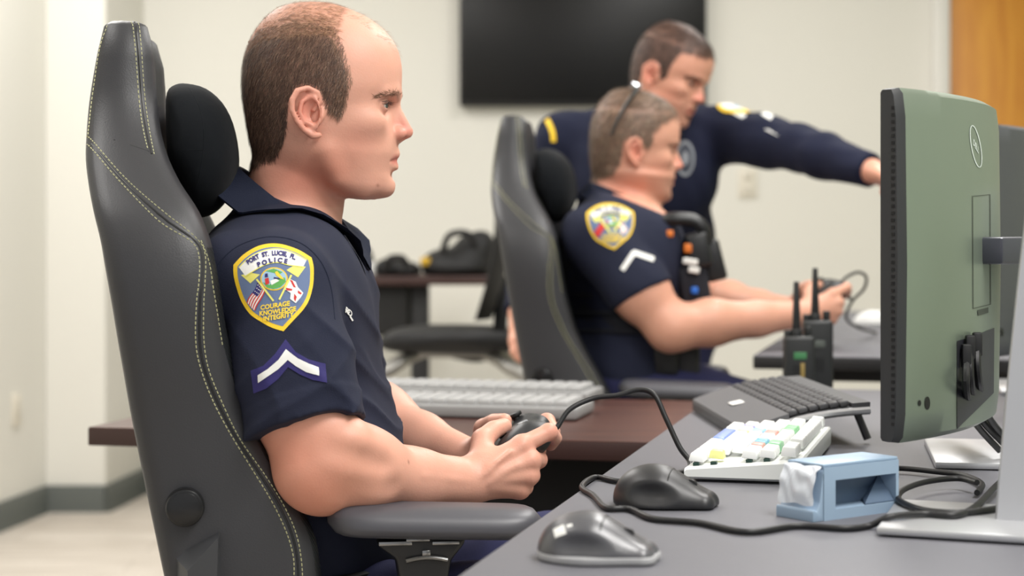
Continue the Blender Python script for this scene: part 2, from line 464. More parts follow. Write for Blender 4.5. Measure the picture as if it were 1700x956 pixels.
def head_prims(fr, w=1.0, jaw=1.0, chin2=0, smile=0, detail=True):
    s = fr.s; T = HEAD.copy()
    T[:, 3] *= w
    T[15:, 3] *= jaw
    yy = np.linspace(T[0, 0], T[-1, 0], 400)
    def hermite(col):
        x, y = T[:, 0], T[:, col]; m = np.gradient(y, x)
        i = np.clip(np.searchsorted(x, yy)-1, 0, len(x)-2); h = x[i+1]-x[i]; t = (yy-x[i])/h
        return (2*t**3-3*t*t+1)*y[i]+(t**3-2*t*t+t)*h*m[i]+(-2*t**3+3*t*t)*y[i+1]+(t**3-t*t)*h*m[i+1]
    D = [hermite(c) for c in range(1, 5)]
    def fn(P):
        q = fr.loc(P); py = q[:, 1]
        xb, xf, hw, n = [np.interp(py, yy, d) for d in D]
        xc = xb+.46*(xf-xb); a = np.where(q[:, 0] > xc, xf-xc, xc-xb); a = np.maximum(a, 2)
        hw = np.maximum(hw, 1)
        u = np.abs(q[:, 0]-xc)/a; v = np.abs(q[:, 2])/hw
        rho = (u**n+v**n)**(1/n)+1e-9
        g = np.sqrt((u/a)**2+(v/hw)**2)/rho
        d = (rho-1)/np.maximum(g, 1/120)
        d = np.clip(d, -60, 60)
        d = np.maximum(d, np.maximum(yy[0]-py, py-yy[-1]))
        return d*s
    L = [Pr(fn, fr.w(535, 168, 0), 185*s, .004)]
    A = lambda *a, **k: L.append(chain(*a, **k))
    px = lambda pts: [fr.w(*p) for p in pts]
    def E(c, rad, k, op='u', rot=None):
        R = fr.R if rot is None else fr.R@np.array(rot)
        L.append(ell(fr.w(*c), np.array(rad)*s, R, k*s, op))          # radii: forward, lateral, up
    # brow, cheekbones, jaw, chin
    for l in (-1, 1):
        A(px([(657, 160, l*12), (654, 157, l*32), (641, 160, l*58)]), [7*s, 7.5*s, 6*s], 16*s)
        E((608, 206, l*62), (30, 18, 16), 30)
        A(px([(548, 255, l*80), (566, 298, l*66), (606, 318, l*40)]), [11*s, 12*s, 11*s], 26*s)
        E((648, 180, l*44), (17, 21, 13), 14, 's')
    E((638, 312, 0), (15, 25, 15), 16)
    # nose
    A(px([(652, 163, 0), (659, 180, 0), (668.5, 201, 0), (675.5, 217, 0)]), [8*s, 6.5*s, 8*s, 9.5*s], 11*s)
    A(px([(646, 178, 0), (654, 205, 0), (658, 224, 0)]), [9*s, 12*s, 14*s], 8*s)
    A(px([(676, 221, 0), (664, 229, 0)]), [8.5*s, 5*s], 6*s)
    for l in (-1, 1):
        E((664, 222, l*15), (11, 8.5, 9.5), 8)
        E((669, 232, l*8.5), (6.5, 4, 4), 3, 's')
    # mouth
    sm = smile*9
    A(px([(640, 263-sm, -30), (652, 257, -14), (655.5, 255, 0), (652, 257, 14), (640, 263-sm, 30)]), [5*s, 8*s, 8.5*s, 8*s, 5*s], 7*s)
    A(px([(640, 270-sm, -26), (650, 276, -13), (653, 277, 0), (650, 276, 13), (640, 270-sm, 26)]), [5*s, 8.5*s, 9*s, 8.5*s, 5*s], 7*s)
    A(px([(650, 269-sm, -30), (661, 266.5, -12), (666, 265.5, 0), (661, 266.5, 12), (650, 269-sm, 30)]), [1.6*s]*5, 4*s, 's')
    E((656, 291, 0), (7, 22, 6), 8, 's')
    if smile:
        for l in (-1, 1): A(px([(655, 236, l*28), (642, 262, l*44)]), [2*s, 2*s], 8*s, 's')
    if detail:                                              # lids with an opening
        for l in (-1, 1):
            E((629.5, 178, l*43), (19.5, 19.5, 17), 4)
            E((649, 179, l*45), (12, 15, 3.1), 2.5, 's')
    # ears
    for l in (-1, 1):
        def e(x, y, o=0): return fr.w(x, y, l*(w*101+(545-x)*.36+o))
        L.append(ell(e(524, 192, 0), np.array([22, 6, 36])*s, fr.R@np.array(Matrix.Rotation(l*.34, 3, 'Z') @ Matrix.Rotation(-.15, 3, 'Y')), 6*s))
        L.append(ell(e(529, 195, 8), np.array([13, 9, 22])*s, fr.R, 4*s, 's'))
        A([e(533, 190, 3), e(543, 176, 3), e(539, 162, 5), e(524, 155, 6), e(508, 160, 7), e(500, 175, 7), e(500, 192, 7), e(507, 208, 6), e(518, 222, 5), e(531, 231, 4), e(541, 230, 2)],
          [3.5*s, 4*s, 4*s, 4.6*s, 5*s, 5*s, 4.6*s, 4.6*s, 5*s, 6*s, 5*s], 3*s)
        A([e(525, 168, 4), e(514, 178, 5), e(511, 194, 5), e(518, 209, 5), e(534, 216, 4)], [3*s, 4*s, 4*s, 4*s, 4*s], 3*s)
        A([e(546, 188, 1), e(545, 200, 3), e(540, 210, 2)], [4*s, 5*s, 4*s], 4*s)
        L.append(ell(e(537, 200, 3), np.array([5, 7, 6])*s, fr.R, 3*s, 's'))
    if chin2:                                               # fuller throat
        E((590, 318, 0), (42, 44, 26), 20); E((560, 300, 0), (40, 70, 34), 24)
    return L
def mix(c, t, k): return c*(1-k[:, None])+np.array(lin(t))[None]*k[:, None]
def head_tint(fr, P, c, hairpolys, lip=(186, 96, 88), fair=None, beard=0, red=1.0):
    q = fr.loc(P); x, y, l = q.T; al = np.abs(l)
    hd = (y < 345) & (np.abs(x-530) < 190) & (al < 150)
    def spot(px, py, lat, rx, ry, rl): return np.where(hd, gauss(((x-px)/rx)**2+((y-py)/ry)**2+((al-lat)/rl)**2), 0)
    c = mix(c, (214, 108, 92), .50*red*spot(520, 190, 116, 32, 42, 16))
    c = mix(c, (216, 112, 100), .50*red*spot(672, 216, 8, 20, 18, 20))
    c = mix(c, (206, 112, 92), .22*red*spot(600, 235, 75, 36, 28, 45))
    c = mix(c, (192, 108, 82), .42*red*spot(555, 285, 80, 42, 45, 60))
    c = mix(c, (200, 104, 80), .55*red*spot(500, 300, 40, 60, 45, 90))
    c = mix(c, (130, 84, 76), .6*spot(648, 179, 45, 16, 9, 22))  # darkened lids: lash tone plus painted shade under the brow
    lipm = np.where(hd & (x > 634), gauss(((y-(266))/8.5)**4)*gauss((al/30)**6)*np.clip((x-640)/6, 0, 1), 0)
    c = mix(c, lip, .75*lipm)
    if beard:
        bm = np.where(hd & (x > 560) & (y > 240) & (y < 335), 1, 0)*np.clip((y-235)/30, 0, 1)*np.clip((x-555)/30, 0, 1)
        c = mix(c, (150, 112, 96), beard*bm*(1-lipm))
    for poly, k, rgb in hairpolys:
        m = (inpoly(x, y, poly) & hd).astype(float)*k
        # ears stay bare
        ear = ((x-522)/28)**2+((y-193)/44)**2 < 1
        m = np.where(ear & (al > 96), 0, m)
        c = mix(c, rgb, m)
    return c
def strands(fr, P, F, N, regions, seed=1):
    """regions: (poly, count, length px, colours, flow fn, lift, width px, lateral max)"""
    rng = np.random.default_rng(seed); q = fr.loc(P); cen = q[F].mean(1); nF = N[F].mean(1)
    e1 = P[F[:, 2]]-P[F[:, 0]]; e2 = P[F[:, 3]]-P[F[:, 1]]; ar = np.linalg.norm(np.cross(e1, e2), axis=1)/2
    VV = []; TT = []; FF = []; base = 0
    for (poly, cnt, ln, cols, flow, lift, wd, lat) in regions:
        m = inpoly(cen[:, 0], cen[:, 1], poly) & (np.abs(cen[:, 2]) < lat[1]) & (np.abs(cen[:, 2]) >= lat[0])
        ear = (((cen[:, 0]-522)/27)**2+((cen[:, 1]-193)/43)**2 < 1) & (np.abs(cen[:, 2]) > 92)
        idx = np.nonzero(m & ~ear)[0]
        if len(idx) == 0: continue
        pk = rng.choice(idx, cnt, p=ar[idx]/ar[idx].sum())
        u = rng.random((cnt, 1)); v = rng.random((cnt, 1))
        f = F[pk]; p = (1-u)*((1-v)*P[f[:, 0]]+v*P[f[:, 3]])+u*((1-v)*P[f[:, 1]]+v*P[f[:, 2]])
        n = nF[pk]; n /= np.linalg.norm(n, axis=1)[:, None]
        fl = flow(fr.loc(p)); fl = fl/np.linalg.norm(fl, axis=1)[:, None]
        fl = fl@fr.R.T
        fl += rng.normal(0, .28, fl.shape)
        t = fl-(fl*n).sum(1)[:, None]*n; t /= np.maximum(np.linalg.norm(t, axis=1), 1e-6)[:, None]
        Ln = (ln*(.6+.7*rng.random((cnt, 1))))*fr.s
        lf = lift*(.5+rng.random((cnt, 1)))
        side = np.cross(n, t); wv = wd*fr.s*(.7+.6*rng.random((cnt, 1)))
        p1 = p+(t*.85+n*lf)*Ln*.5; p2 = p+(t+n*lf*.7)*Ln
        V = np.stack([p-side*wv/2, p+side*wv/2, p1-side*wv*.4, p1+side*wv*.4, p2], 1).reshape(-1, 3)
        b = base+np.arange(cnt)*5
        FF += [(i, i+1, i+3, i+2) for i in b.tolist()]+[(i+2, i+3, i+4) for i in b.tolist()]
        cc = np.array([lin(c) for c in cols])[rng.integers(0, len(cols), cnt)]
        TT.append(np.repeat(cc, 5, 0)); VV.append(V); base += cnt*5
    return np.concatenate(VV), FF, np.concatenate(TT)
def eyes(fr, parent, iris=(58, 64, 62)):
    mb_m = [mat('eye_white', (196, 184, 176), .2, coat=.5), mat('iris', iris, .2, coat=.5), mat('pupil', (14, 12, 12), .1)]
    out = []
    for l in (-1, 1):
        c = fr.w(629.5, 178, l*43); r = 17.2*fr.s; mb = MB(); rings = []; n = 28; ms = []
        fw = fr.R@np.array([1, l*.06, -.04]); fw /= np.linalg.norm(fw)
        th = [.02, .14, .28, .42, .5, .7, .95, 1.3, 1.7, 2.2, 2.8]
        d = Vector(fw)
        for t in th: rings.append(circ(Vector(c)+d*r*math.cos(t)*(1.04 if t < .4 else 1), d, r*math.sin(t), n))
        mb.loft(rings)
        k = 0
        for i in range(len(rings)-1):
            for j in range(n): mb.m[k] = 2 if th[i+1] <= .18 else (1 if th[i+1] <= .5 else 0); k += 1
        mb.m[-2] = 2
        out.append(mb.build('eye', mb_m, parent))
    return out
# ---------------------------------------------------------------- materials for people
SKIN = mat('skin', (206, 150, 126), .48, attr=True, var=.05, vscale=60, bump=.12, bscale=420, sss=.12, spec=.4)
HAIRM = mat('hair', (90, 66, 52), .5, attr=True, spec=.35)
NAVY = mat('navy_knit', (33, 37, 56), .82, bump=.25, bscale=900, spec=.25, var=.05, vscale=20, sheen=.02)
NAVYC = mat('navy_collar_rib', (30, 35, 52), .85, bump=.3, bscale=700, spec=.2)
TROU = mat('navy_twill', (48, 50, 84), .85, bump=.2, bscale=800, spec=.2)
BLACK = mat('black_nylon', (20, 20, 22), .7, bump=.2, bscale=500)
BOOT = mat('black_leather_boot', (18, 17, 17), .4)
MIRY = 2.14
def mir(p): return np.array([p[0], 2*MIRY-p[1], p[2]])
def hand_prims(wr, mcps, fingers, thumb, palm_r, k=.006, flat=None):
    L = []
    for m in mcps: L.append(cone(wr, m, palm_r, .0115, .010))
    L.append(chain([wr, thumb[0], thumb[1]], [.016, .017, .0125], .012))
    for i, f in enumerate(fingers):
        r = [.0105, .0098, .0086, .0076] if i < 3 else [.0095, .0086, .0076, .0068]
        L.append(chain(f, r, .0035))
        L.append(ell(f[0], [.0112]*3, None, .006)); L.append(ell(f[1], [.0104 if i < 3 else .009]*3, None, .003))
    L.append(chain(thumb[1:], [.0125, .0112, .0092], .004))
    return L

# ================================================================ the officer in front
S1 = 1/1402
fr1 = Frame(W(530, 190, 2.14), S1)
y0 = 2.14
def w_(px, py, Y=y0): return np.array(W(px, py, Y))
neck1 = [cone(w_(500, 225), w_(476, 372), .052, .054, .02), cone(w_(510, 290), w_(500, 385), .038, .042, .015),
         cone(w_(548, 332), w_(536, 385), .010, .014, .02)]
def torso1():
    L = [ell(w_(455, 520), [.096, .168, .115], Matrix.Rotation(math.radians(-8), 3, 'Y'), .03),
         ell(w_(498, 690), [.096, .165, .19], Matrix.Rotation(math.radians(-9), 3, 'Y'), .06),
         ell(w_(505, 860), [.115, .18, .15], None, .06)]
    for sgn in (-1, 1):
        sh = w_(438, 468, y0)+np.array([0, sgn*.150, .0])
        L.append(cone(w_(452, 432)+np.array([0, sgn*.02, 0]), sh, .048, .056, .035))
        L.append(ell(w_(520, 485)+np.array([0, sgn*.085, 0]), [.052, .085, .075], None, .05))
    return L
shR, elR, wrR = w_(458, 476, 1.972), w_(516, 785, 1.925), w_(778, 799, 2.052)
shL, elL = mir(shR), w_(560, 668, 2.385)
wrL = mir(wrR)
armR_up = [cone(shR, shR*.45+elR*.55, .058, .054, .03), cone(shR*.5+elR*.5, elR+np.array([.002, 0, .010]), .053, .040, .03)]
armL_up = [cone(shL, shL*.45+elL*.55, .058, .054, .03), cone(shL*.5+elL*.5, elL, .053, .043, .03)]
fm = elR*.70+wrR*.30+np.array([0, -.004, .006]); fm2 = elR*.36+wrR*.64
foreR = [ell(w_(536, 822, 1.925), [.020, .02, .018], None, .03), cone(elR, fm, .036, .045, .02), cone(fm, fm2, .045, .030, .012), cone(fm2, wrR, .031, .0265, .02, flat=((0, 1, -.2), .85)),
         cone(elR+np.array([.034, -.004, .026]), fm+np.array([.012, 0, .006]), .036, .033, .02)]
fl = elL*.70+wrL*.30; fl2 = elL*.36+wrL*.64
foreL = [cone(elL, fl, .041, .044, .03), cone(fl, fl2, .044, .031, .03), cone(fl2, wrL, .031, .0265, .02, flat=((0, 1, .2), .85))]
mc = [w_(866, 739, 2.066), w_(881, 764, 2.062), w_(877, 789, 2.062), w_(863, 811, 2.066)]
fing = [[mc[0], w_(911, 717, 2.083), w_(921, 727, 2.108), w_(914, 738, 2.124)],
        [mc[1], w_(894, 763, 2.094), w_(878, 752, 2.114), w_(862, 742, 2.120)],
        [mc[2], w_(882, 789, 2.092), w_(868, 776, 2.112), w_(852, 764, 2.119)],
        [mc[3], w_(872, 809, 2.090), w_(860, 799, 2.108), w_(847, 788, 2.116)]]
th = [w_(800, 768, 2.062), w_(801, 730, 2.084), w_(819, 714, 2.100), w_(837, 707, 2.112)]
handR = hand_prims(wrR, mc, fing, th, .0195)
handL = hand_prims(wrL, [mir(p) for p in mc], [[mir(p) for p in f] for f in fing], [mir(p) for p in th], .0195)
# tendons on the back of the near hand
tend = [cone(wrR*.6+m*.4+np.array([0, -.0165, .001]), m+np.array([0, -.008, 0]), .0035, .0045, .008) for m in mc]
veins = [chain([w_(786, 800, 2.036), w_(806, 786, 2.034), w_(826, 766, 2.038), w_(846, 750, 2.046)], [.0020, .0022, .0020, .0014], .006), chain([w_(812, 800, 2.036), w_(836, 784, 2.040), w_(858, 772, 2.046)], [.0016, .0020, .0014], .006),
         chain([w_(700, 790, 1.975), w_(745, 795, 2.006), w_(786, 800, 2.034)], [.0014, .0018, .0020], .006)]
groove = [chain([w_(552, 745, 1.874), w_(590, 757, 1.884), w_(640, 772, 1.915)], [.003, .0045, .003], .022, 's'), chain([w_(600, 815, 1.884), w_(660, 812, 1.925)], [.003, .003], .02, 's')]
hip = {-1: w_(500, 1075, 2.05), 1: w_(500, 1075, 2.23)}
knee = {-1: np.array([.035, 2.0, .62]), 1: np.array([.05, 2.32, .62])}
ank = {-1: np.array([.12, 2.0, .10]), 1: np.array([.10, 2.34, .10])}
def legs(o=0):
    L = []
    for k in (-1, 1):
        L += [cone(hip[k], knee[k], .085+o, .062+o, .04), cone(knee[k], ank[k], .056+o, .042+o, .02)]
    return L
body_prims = head_prims(fr1)+neck1+torso1()+armR_up+armL_up+foreR+foreL+groove+handR+handL+tend+veins+legs(-.012)
p1 = thing('person', (W(480, 1150, y0).x, y0, 0), 'seated person in navy short-sleeved police polo gripping a game controller, nearest the camera', 'person')
HP1 = [[(400, 300), (440, 272), (466, 264), (481, 242), (488, 212), (491, 172), (503, 150), (522, 146), (541, 153), (552, 172), (558, 190), (573, 197), (580, 182), (586, 150), (582, 120), (573, 96), (562, 76), (548, 66), (505, 66), (445, 72), (415, 95), (390, 130), (390, 240)],
       [(395, 130), (405, 70), (440, 15), (500, -10), (560, -5), (575, 18), (570, 48), (572, 76), (556, 66), (505, 70), (445, 76), (416, 98)],
       [(560, -5), (590, 5), (640, 35), (668, 80), (660, 92), (625, 62), (585, 50), (570, 40)]]
P, F = sdf_mesh(body_prims, .0016, smooth=2)
tint = np.tile(np.array(lin((225, 168, 146))), (len(P), 1))
q_ = P
tint = head_tint(fr1, P, tint, [(HP1[0], .72, (104, 80, 66)), ([(408, 104), (430, 62), (480, 38), (556, 42), (564, 70), (505, 68), (445, 78), (416, 100)], .22, (130, 100, 80)), (HP1[1], .30, (158, 118, 92))])
def near_(pts, r): 
    k = np.zeros(len(P))
    for p in pts: k = np.maximum(k, gauss(((P-np.array(p))**2).sum(1)/r**2))
    return k
knk = [f[0] for f in fing]+[f[1] for f in fing]
tint = mix(tint, (214, 112, 92), .50*near_(knk+[mir(p) for p in knk], .011))
tint = mix(tint, (208, 116, 88), .45*near_([elR+np.array([0, -.03, -.02]), elR+np.array([-.02, -.02, .02])], .055))
ql = fr1.loc(P)
for mx_, my_, mr_ in ((631, 309, 2.4),): tint = mix(tint, (150, 92, 76), .6*np.where(ql[:, 2] < 0, gauss(((ql[:, 0]-mx_)/mr_)**2+((ql[:, 1]-my_)/mr_)**2), 0))
tint = mix(tint, (110, 64, 50), .8*near_([w_(677, 767, 1.955), w_(619, 772, 1.90)], .0022))
body = obj_np('body', P, F, SKIN, p1, tint=tint)
NB = normals_np(P, F)
flow_side = lambda q: np.stack([-.35-0*q[:, 0], 0*q[:, 0], -1+0*q[:, 0]], 1)
flow_top = lambda q: np.stack([.8+0*q[:, 0], .0*q[:, 0], -.25-.0*q[:, 0]], 1)
dark = [(92, 68, 55), (74, 54, 44), (112, 86, 70), (58, 42, 36), (128, 102, 84), (84, 62, 52)]
lite = [(150, 112, 84), (128, 94, 72), (172, 134, 104), (110, 82, 64)]
mid = [(128, 98, 78), (104, 78, 62), (146, 112, 88), (88, 66, 54)]
grow = lambda poly, dx, dy: [(x+dx, y+dy) for x, y in poly]
V_, F_, T_ = strands(fr1, P, F, NB, [
    (HP1[0], 21000, 15, dark, flow_side, .24, .55, (12, 200)),
    ([(393, 128), (403, 92), (440, 52), (520, 44), (562, 52), (583, 92), (594, 140), (584, 182), (575, 203), (558, 190), (577, 120), (550, 66), (445, 78), (415, 102)], 3800, 13, mid, flow_side, .26, .5, (12, 200)),
    ([(408, 104), (430, 58), (480, 32), (556, 36), (564, 70), (505, 68), (445, 78), (416, 100)], 1700, 12, lite, flow_top, .28, .48, (0, 200)),
    (HP1[1], 5600, 11, lite, flow_top, .30, .45, (0, 200)),
    (HP1[2], 420, 13, lite, flow_top, .5, .4, (0, 60)),
    ([(626, 165), (646, 157), (663, 154), (668, 160), (648, 163), (630, 169)], 420, 9, [(86, 64, 52), (112, 84, 66), (128, 98, 78)], lambda q: np.stack([-1+0*q[:, 0], 0*q[:, 0], .25+0*q[:, 0]], 1), .15, .5, (12, 80)),
    ([(634, 171), (650, 170), (656, 176), (640, 177)], 160, 9, [(40, 30, 28)], lambda q: np.stack([.8+0*q[:, 0], 0*q[:, 0], -.2+0*q[:, 0]], 1), .5, .5, (20, 80))], 3)
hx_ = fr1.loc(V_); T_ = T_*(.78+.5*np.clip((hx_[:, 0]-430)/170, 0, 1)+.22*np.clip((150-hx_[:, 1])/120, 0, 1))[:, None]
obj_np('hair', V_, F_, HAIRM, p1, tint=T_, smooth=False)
eyes(fr1, p1)
if os.environ.get('ONLY_HEAD'):
    raise SystemExit

# ---- polo shirt
def fold_fn(P):
    x, y, z = P.T
    # folds falling from the shoulder and pulling towards the armpit on the near side
    a = np.sin((x*.8+z*.55+y*.5)*95+2*np.sin(z*17))*np.exp(-((z-(w_(0, 560)[2]))/.09)**2)
    b = np.sin((z*1.0-x*.6)*120+np.sin(y*30))*np.exp(-((z-w_(0, 690)[2])/.10)**2)
    rg = lambda ph: (1-np.abs(np.sin(ph)))**2
    c1 = rg((x*.75+z*.65+y*.25)*52+1.3*np.sin(z*14))*np.exp(-((z-w_(0, 560)[2])/.10)**2)*np.clip((x-w_(520, 0)[0])/.03, 0, 1)
    c2 = rg((z*.9-x*.55+y*.2)*60+1.5*np.sin(y*22+x*9))*np.exp(-((z-w_(0, 700)[2])/.09)**2)
    c3 = rg((x*.9+z*.35)*48+np.sin(z*20))*np.exp(-((z-w_(0, 640)[2])/.09)**2)*np.clip((2.0-y)/.03, 0, 1)
    return -.0042*c1-.0045*c2-.0030*c3+.0012*np.sin(x*60+z*45)*np.sin(y*50)
folds = Pr(fold_fn, w_(480, 600), 1.0, 0, 'w')
up_dir = (elR-shR)/np.linalg.norm(elR-shR)
hemR = w_(504, 712, 1.93); hemN = np.array([.30, -.33, -1.0])
def sleeve(mirror):
    f = mir if mirror else (lambda p: p)
    a, b, c = f(shR), f(shR*.55+elR*.45), f(shR*.16+elR*.84)
    n = hemN*np.array([1, -1, 1]) if mirror else hemN
    L = [cone(a, b, .063, .061, .03), cone(b, c, .061, .064, .02)]
    fn = [p.fn for p in L]; h = f(hemR); n = n/np.linalg.norm(n)
    def g(P):
        d = smin(fn[0](P), fn[1](P), .03)
        # a raised hem band above the edge
        t = (P-h)@n
        d = d-.0016*np.clip((t+.028)/.002, 0, 1)
        return np.maximum(d, t)
    cc = (a+c)/2
    return Pr(g, cc, .27, .012)
shirt_prims = torso1()
for p in shirt_prims:
    p.k = max(p.k, .03)
def infl(L, o):
    out = []
    for p in L:
        out.append(Pr((lambda f: (lambda P: f(P)-o))(p.fn), p.c, p.r+o, p.k, p.op))
    return out
shirtP = infl(torso1(), .007)+infl(neck1[:2], .006)+[sleeve(False), sleeve(True), folds,
          half(w_(470, 342), (-.10, 0, 1), .006) if False else half(w_(470, 331), (.42, 0, 1), .006), half(w_(500, 985), (0, 0, -1))]
P, F = sdf_mesh(shirtP, .0026, smooth=2)
shirt = obj_np('polo_shirt', P, F, NAVY, p1)
SB = bvh_of(shirt)
# collar: stand, fold and leaf around the neck
mb = MB(); n = 72
cT, cB = W(400, 281, y0), W(548, 392, y0)
def ring(off, dz, front_dz, grow, open_=.30):
    c = (cT+cB)/2; ax = (cB-cT); a = ax.length/2; ax.normalize(); up = Vector((0, 1, 0)).cross(ax)*-1
    if up.z < 0: up = -up
    R = []
    for i in range(n+1):
        t = open_+(2*math.pi-2*open_)*i/n
        k = (1+math.cos(t))/2                                # 1 front, 0 back
        p = c+ax*math.cos(t)*(a+off+grow*k)+Vector((0, 1, 0))*math.sin(t)*(.066+off)
        p = p+up*(dz*(1-k)+front_dz*k)
        R.append(p)
    return R
prof = [ring(-.004, -.030, -.026, 0), ring(-.003, -.006, -.004, 0), ring(-.001, .001, 0, 0), ring(.003, .002, .001, 0, .25), ring(.007, -.003, -.003, 0, .2),
        ring(.018, -.018, -.016, .002, .15), ring(.035, -.034, -.034, .010, .16), ring(.033, -.036, -.036, .010, .16), ring(.009, -.018, -.014, .002, .17), ring(.002, -.008, -.006, 0, .26), ring(-.001, -.03, -.02, 0, .3)]
DR = infl(torso1(), .007)+infl(neck1[:2], .006)+[sleeve(False), sleeve(True)]
def drape(R, prims, off):
    A = np.array([tuple(p) for p in R])
    for _ in range(6):
        d = fval(prims, A); e = 1e-3
        G = np.stack([fval(prims, A+np.eye(3)[i]*e)-d for i in range(3)], 1)/e
        A = A+G*np.maximum(off-d, 0)[:, None]
    return [Vector(a) for a in A]
for i_, o_ in ((1, .001), (2, .002), (3, .003), (4, .004), (5, .0055), (6, .0055), (7, .003), (8, .002), (9, .001)): prof[i_] = drape(prof[i_], DR, o_)
mb.loft(prof, cap=False, closed=False)
mb.build('collar', NAVYC, shirt)
# ---- shoulder patch, stripe and chest lettering
GOLD = mat('patch_gold_thread', (246, 204, 40), .6, bump=.3, bscale=1500); PBLUE = mat('patch_slate_blue', (104, 122, 158), .8, bump=.2, bscale=1500)
PWHITE = mat('patch_white_thread', (240, 240, 236), .7); PYEL = mat('patch_pale_yellow', (238, 232, 120), .7); PINK = mat('patch_navy_letters', (44, 38, 110), .7)
PGREEN = mat('patch_green', (96, 170, 84), .7); PRED = mat('patch_red', (206, 50, 48), .7); PSKY = mat('patch_sky', (160, 196, 220), .7); PLET = mat('patch_yellow_letters', (250, 214, 60), .7)
PDK = mat('patch_indigo_border', (44, 38, 104), .75, bump=.3, bscale=1500)
PM = [GOLD, PBLUE, PWHITE, PYEL, PINK, PGREEN, PRED, PSKY, PLET, NAVY, PDK]
def cub(P, n=8): return [(p.x, p.y) for p in catmull([Vector((*p, 0)) for p in P], n)]
def patch_shapes(D, f, fine=True):
    """the shield, drawn in photograph pixels of the near officer's sleeve; f maps it to another sleeve"""
    ff = lambda pts: [f(*p) for p in pts]
    z = lambda pts: [(380+x/5.625, 390+y/5.625) for x, y in pts]
    out = cub(z([(44, 280), (130, 190), (240, 120), (340, 88), (440, 82), (540, 100), (660, 145), (770, 212)]))+cub(z([(770, 212), (788, 290), (790, 380), (782, 480), (750, 600), (700, 690), (610, 790), (510, 900)]))[1:]+cub(z([(510, 900), (400, 865), (300, 810), (200, 740), (120, 620), (70, 480), (46, 370), (44, 280)]))[1:-1]
    c = Vector((sum(p[0] for p in out)/len(out), sum(p[1] for p in out)/len(out)))
    inn = [tuple(c+(Vector(p)-c)*.90) for p in out]
    D.poly(ff(out), 1, 0); D.poly(ff(inn), 2, 1)
    # scroll
    arc = lambda R, a0, a1, n=14: [(463+R*math.sin(math.radians(a0+(a1-a0)*i/n)), 503-R*math.cos(math.radians(a0+(a1-a0)*i/n))) for i in range(n+1)]
    top = cub(z([(100, 305), (190, 220), (290, 165), (400, 138), (500, 142), (610, 178), (720, 238)])); bot = cub(z([(690, 300), (560, 285), (470, 262), (400, 265), (320, 290), (240, 335), (160, 385)]))
    D.poly(ff(z([(118, 376), (200, 352), (292, 370), (205, 452)])), 3, 3); D.poly(ff(z([(536, 330), (600, 290), (714, 298), (642, 398)])), 3, 3)
    D.poly(ff(top+bot), 4, 2)
    D.stroke(ff(top), 1.6, 4.6, 3); D.stroke(ff(bot), 1.6, 4.6, 3)
    # state seal
    ring = lambda cx, cy, rx, ry, n=28: [(cx+rx*math.cos(2*math.pi*i/n), cy+ry*math.sin(2*math.pi*i/n)) for i in range(n)]
    D.poly(ff(z(ring(422, 412, 126, 108))), 3.4, 0); D.poly(ff(z(ring(422, 412, 114, 96))), 4.4, 7)
    D.poly(ff(z([(318, 440), (380, 470), (440, 420), (520, 400), (530, 440), (480, 490), (420, 506), (360, 492)])), 5, 5)
    D.poly(ff(z([(340, 340), (420, 318), (500, 350), (470, 370), (400, 352)])), 5, 5)
    D.poly(ff(z([(338, 410), (372, 400), (380, 455), (345, 468)])), 6, 6); D.poly(ff(z([(340, 365), (362, 360), (368, 395), (338, 398)])), 6, 4)
    D.poly(ff(z([(430, 350), (450, 340), (500, 400), (515, 420), (480, 410), (440, 380)])), 6, 8); D.poly(ff(z([(385, 430), (440, 410), (470, 430), (400, 470)])), 6, 2)
    D.poly(ff(z([(420, 395), (470, 405), (480, 415), (420, 412)])), 6.4, 10)
    # staffs and flags
    D.stroke(ff(z([(266, 416), (418, 616)])), 3.0, 6.6, 3); D.stroke(ff(z([(578, 380), (472, 604)])), 3.0, 6.6, 3)
    fl_ = lambda u, v: (272+75*u-95*v+8*math.sin(v*6), 440+72*u+195*v+6*math.sin(u*4+v*5))
    if fine:
        for i in range(9):
            a_, b_ = i/9, (i+1)/9
            D.poly(ff(z([fl_(a_, t/6) for t in range(7)]+[fl_(b_, t/6) for t in range(6, -1, -1)])), 5.2, 6 if i % 2 == 0 else 2)
        D.poly(ff(z([fl_(0, t/6) for t in range(4)]+[fl_(.62, t/6) for t in range(3, -1, -1)])), 6, 4)
        for u in (.12, .32, .5):
            for v in (.08, .22, .38): D.poly(ff(z([(fl_(u, v)[0]+6*math.cos(k*1.57), fl_(u, v)[1]+6*math.sin(k*1.57)) for k in range(4)])), 6.6, 2)
    else:
        D.poly(ff(z([fl_(0, 0), fl_(1, 0), fl_(1, 1), fl_(0, 1)])), 5.2, 6)
    D.poly(ff(z([(560, 410), (620, 440), (640, 490), (690, 545), (665, 590), (622, 640), (570, 600), (575, 545), (522, 510)])), 5.2, 2)
    for pl in ([(566, 420), (590, 430), (622, 495), (600, 490)], [(530, 495), (590, 508), (585, 524), (535, 520)], [(640, 520), (676, 548), (665, 562), (640, 545)], [(608, 552), (632, 580), (618, 625), (604, 600)]):
        D.poly(ff(z(pl)), 6, 6)
    # lettering
    def on(curve, size, gap):
        pts = [Vector(p) for p in curve]; L = [0]
        for a_, b_ in zip(pts, pts[1:]): L.append(L[-1]+(b_-a_).length)
        def g(x, y):
            s = L[-1]/2+x*size*gap; i = max(0, min(len(pts)-2, np.searchsorted(L, s)-1)); d = (pts[i+1]-pts[i]).normalized(); p = pts[i]+d*(s-L[i])
            q = p+Vector((d.y, -d.x))*y*size
            return f(q.x, q.y)
        return g
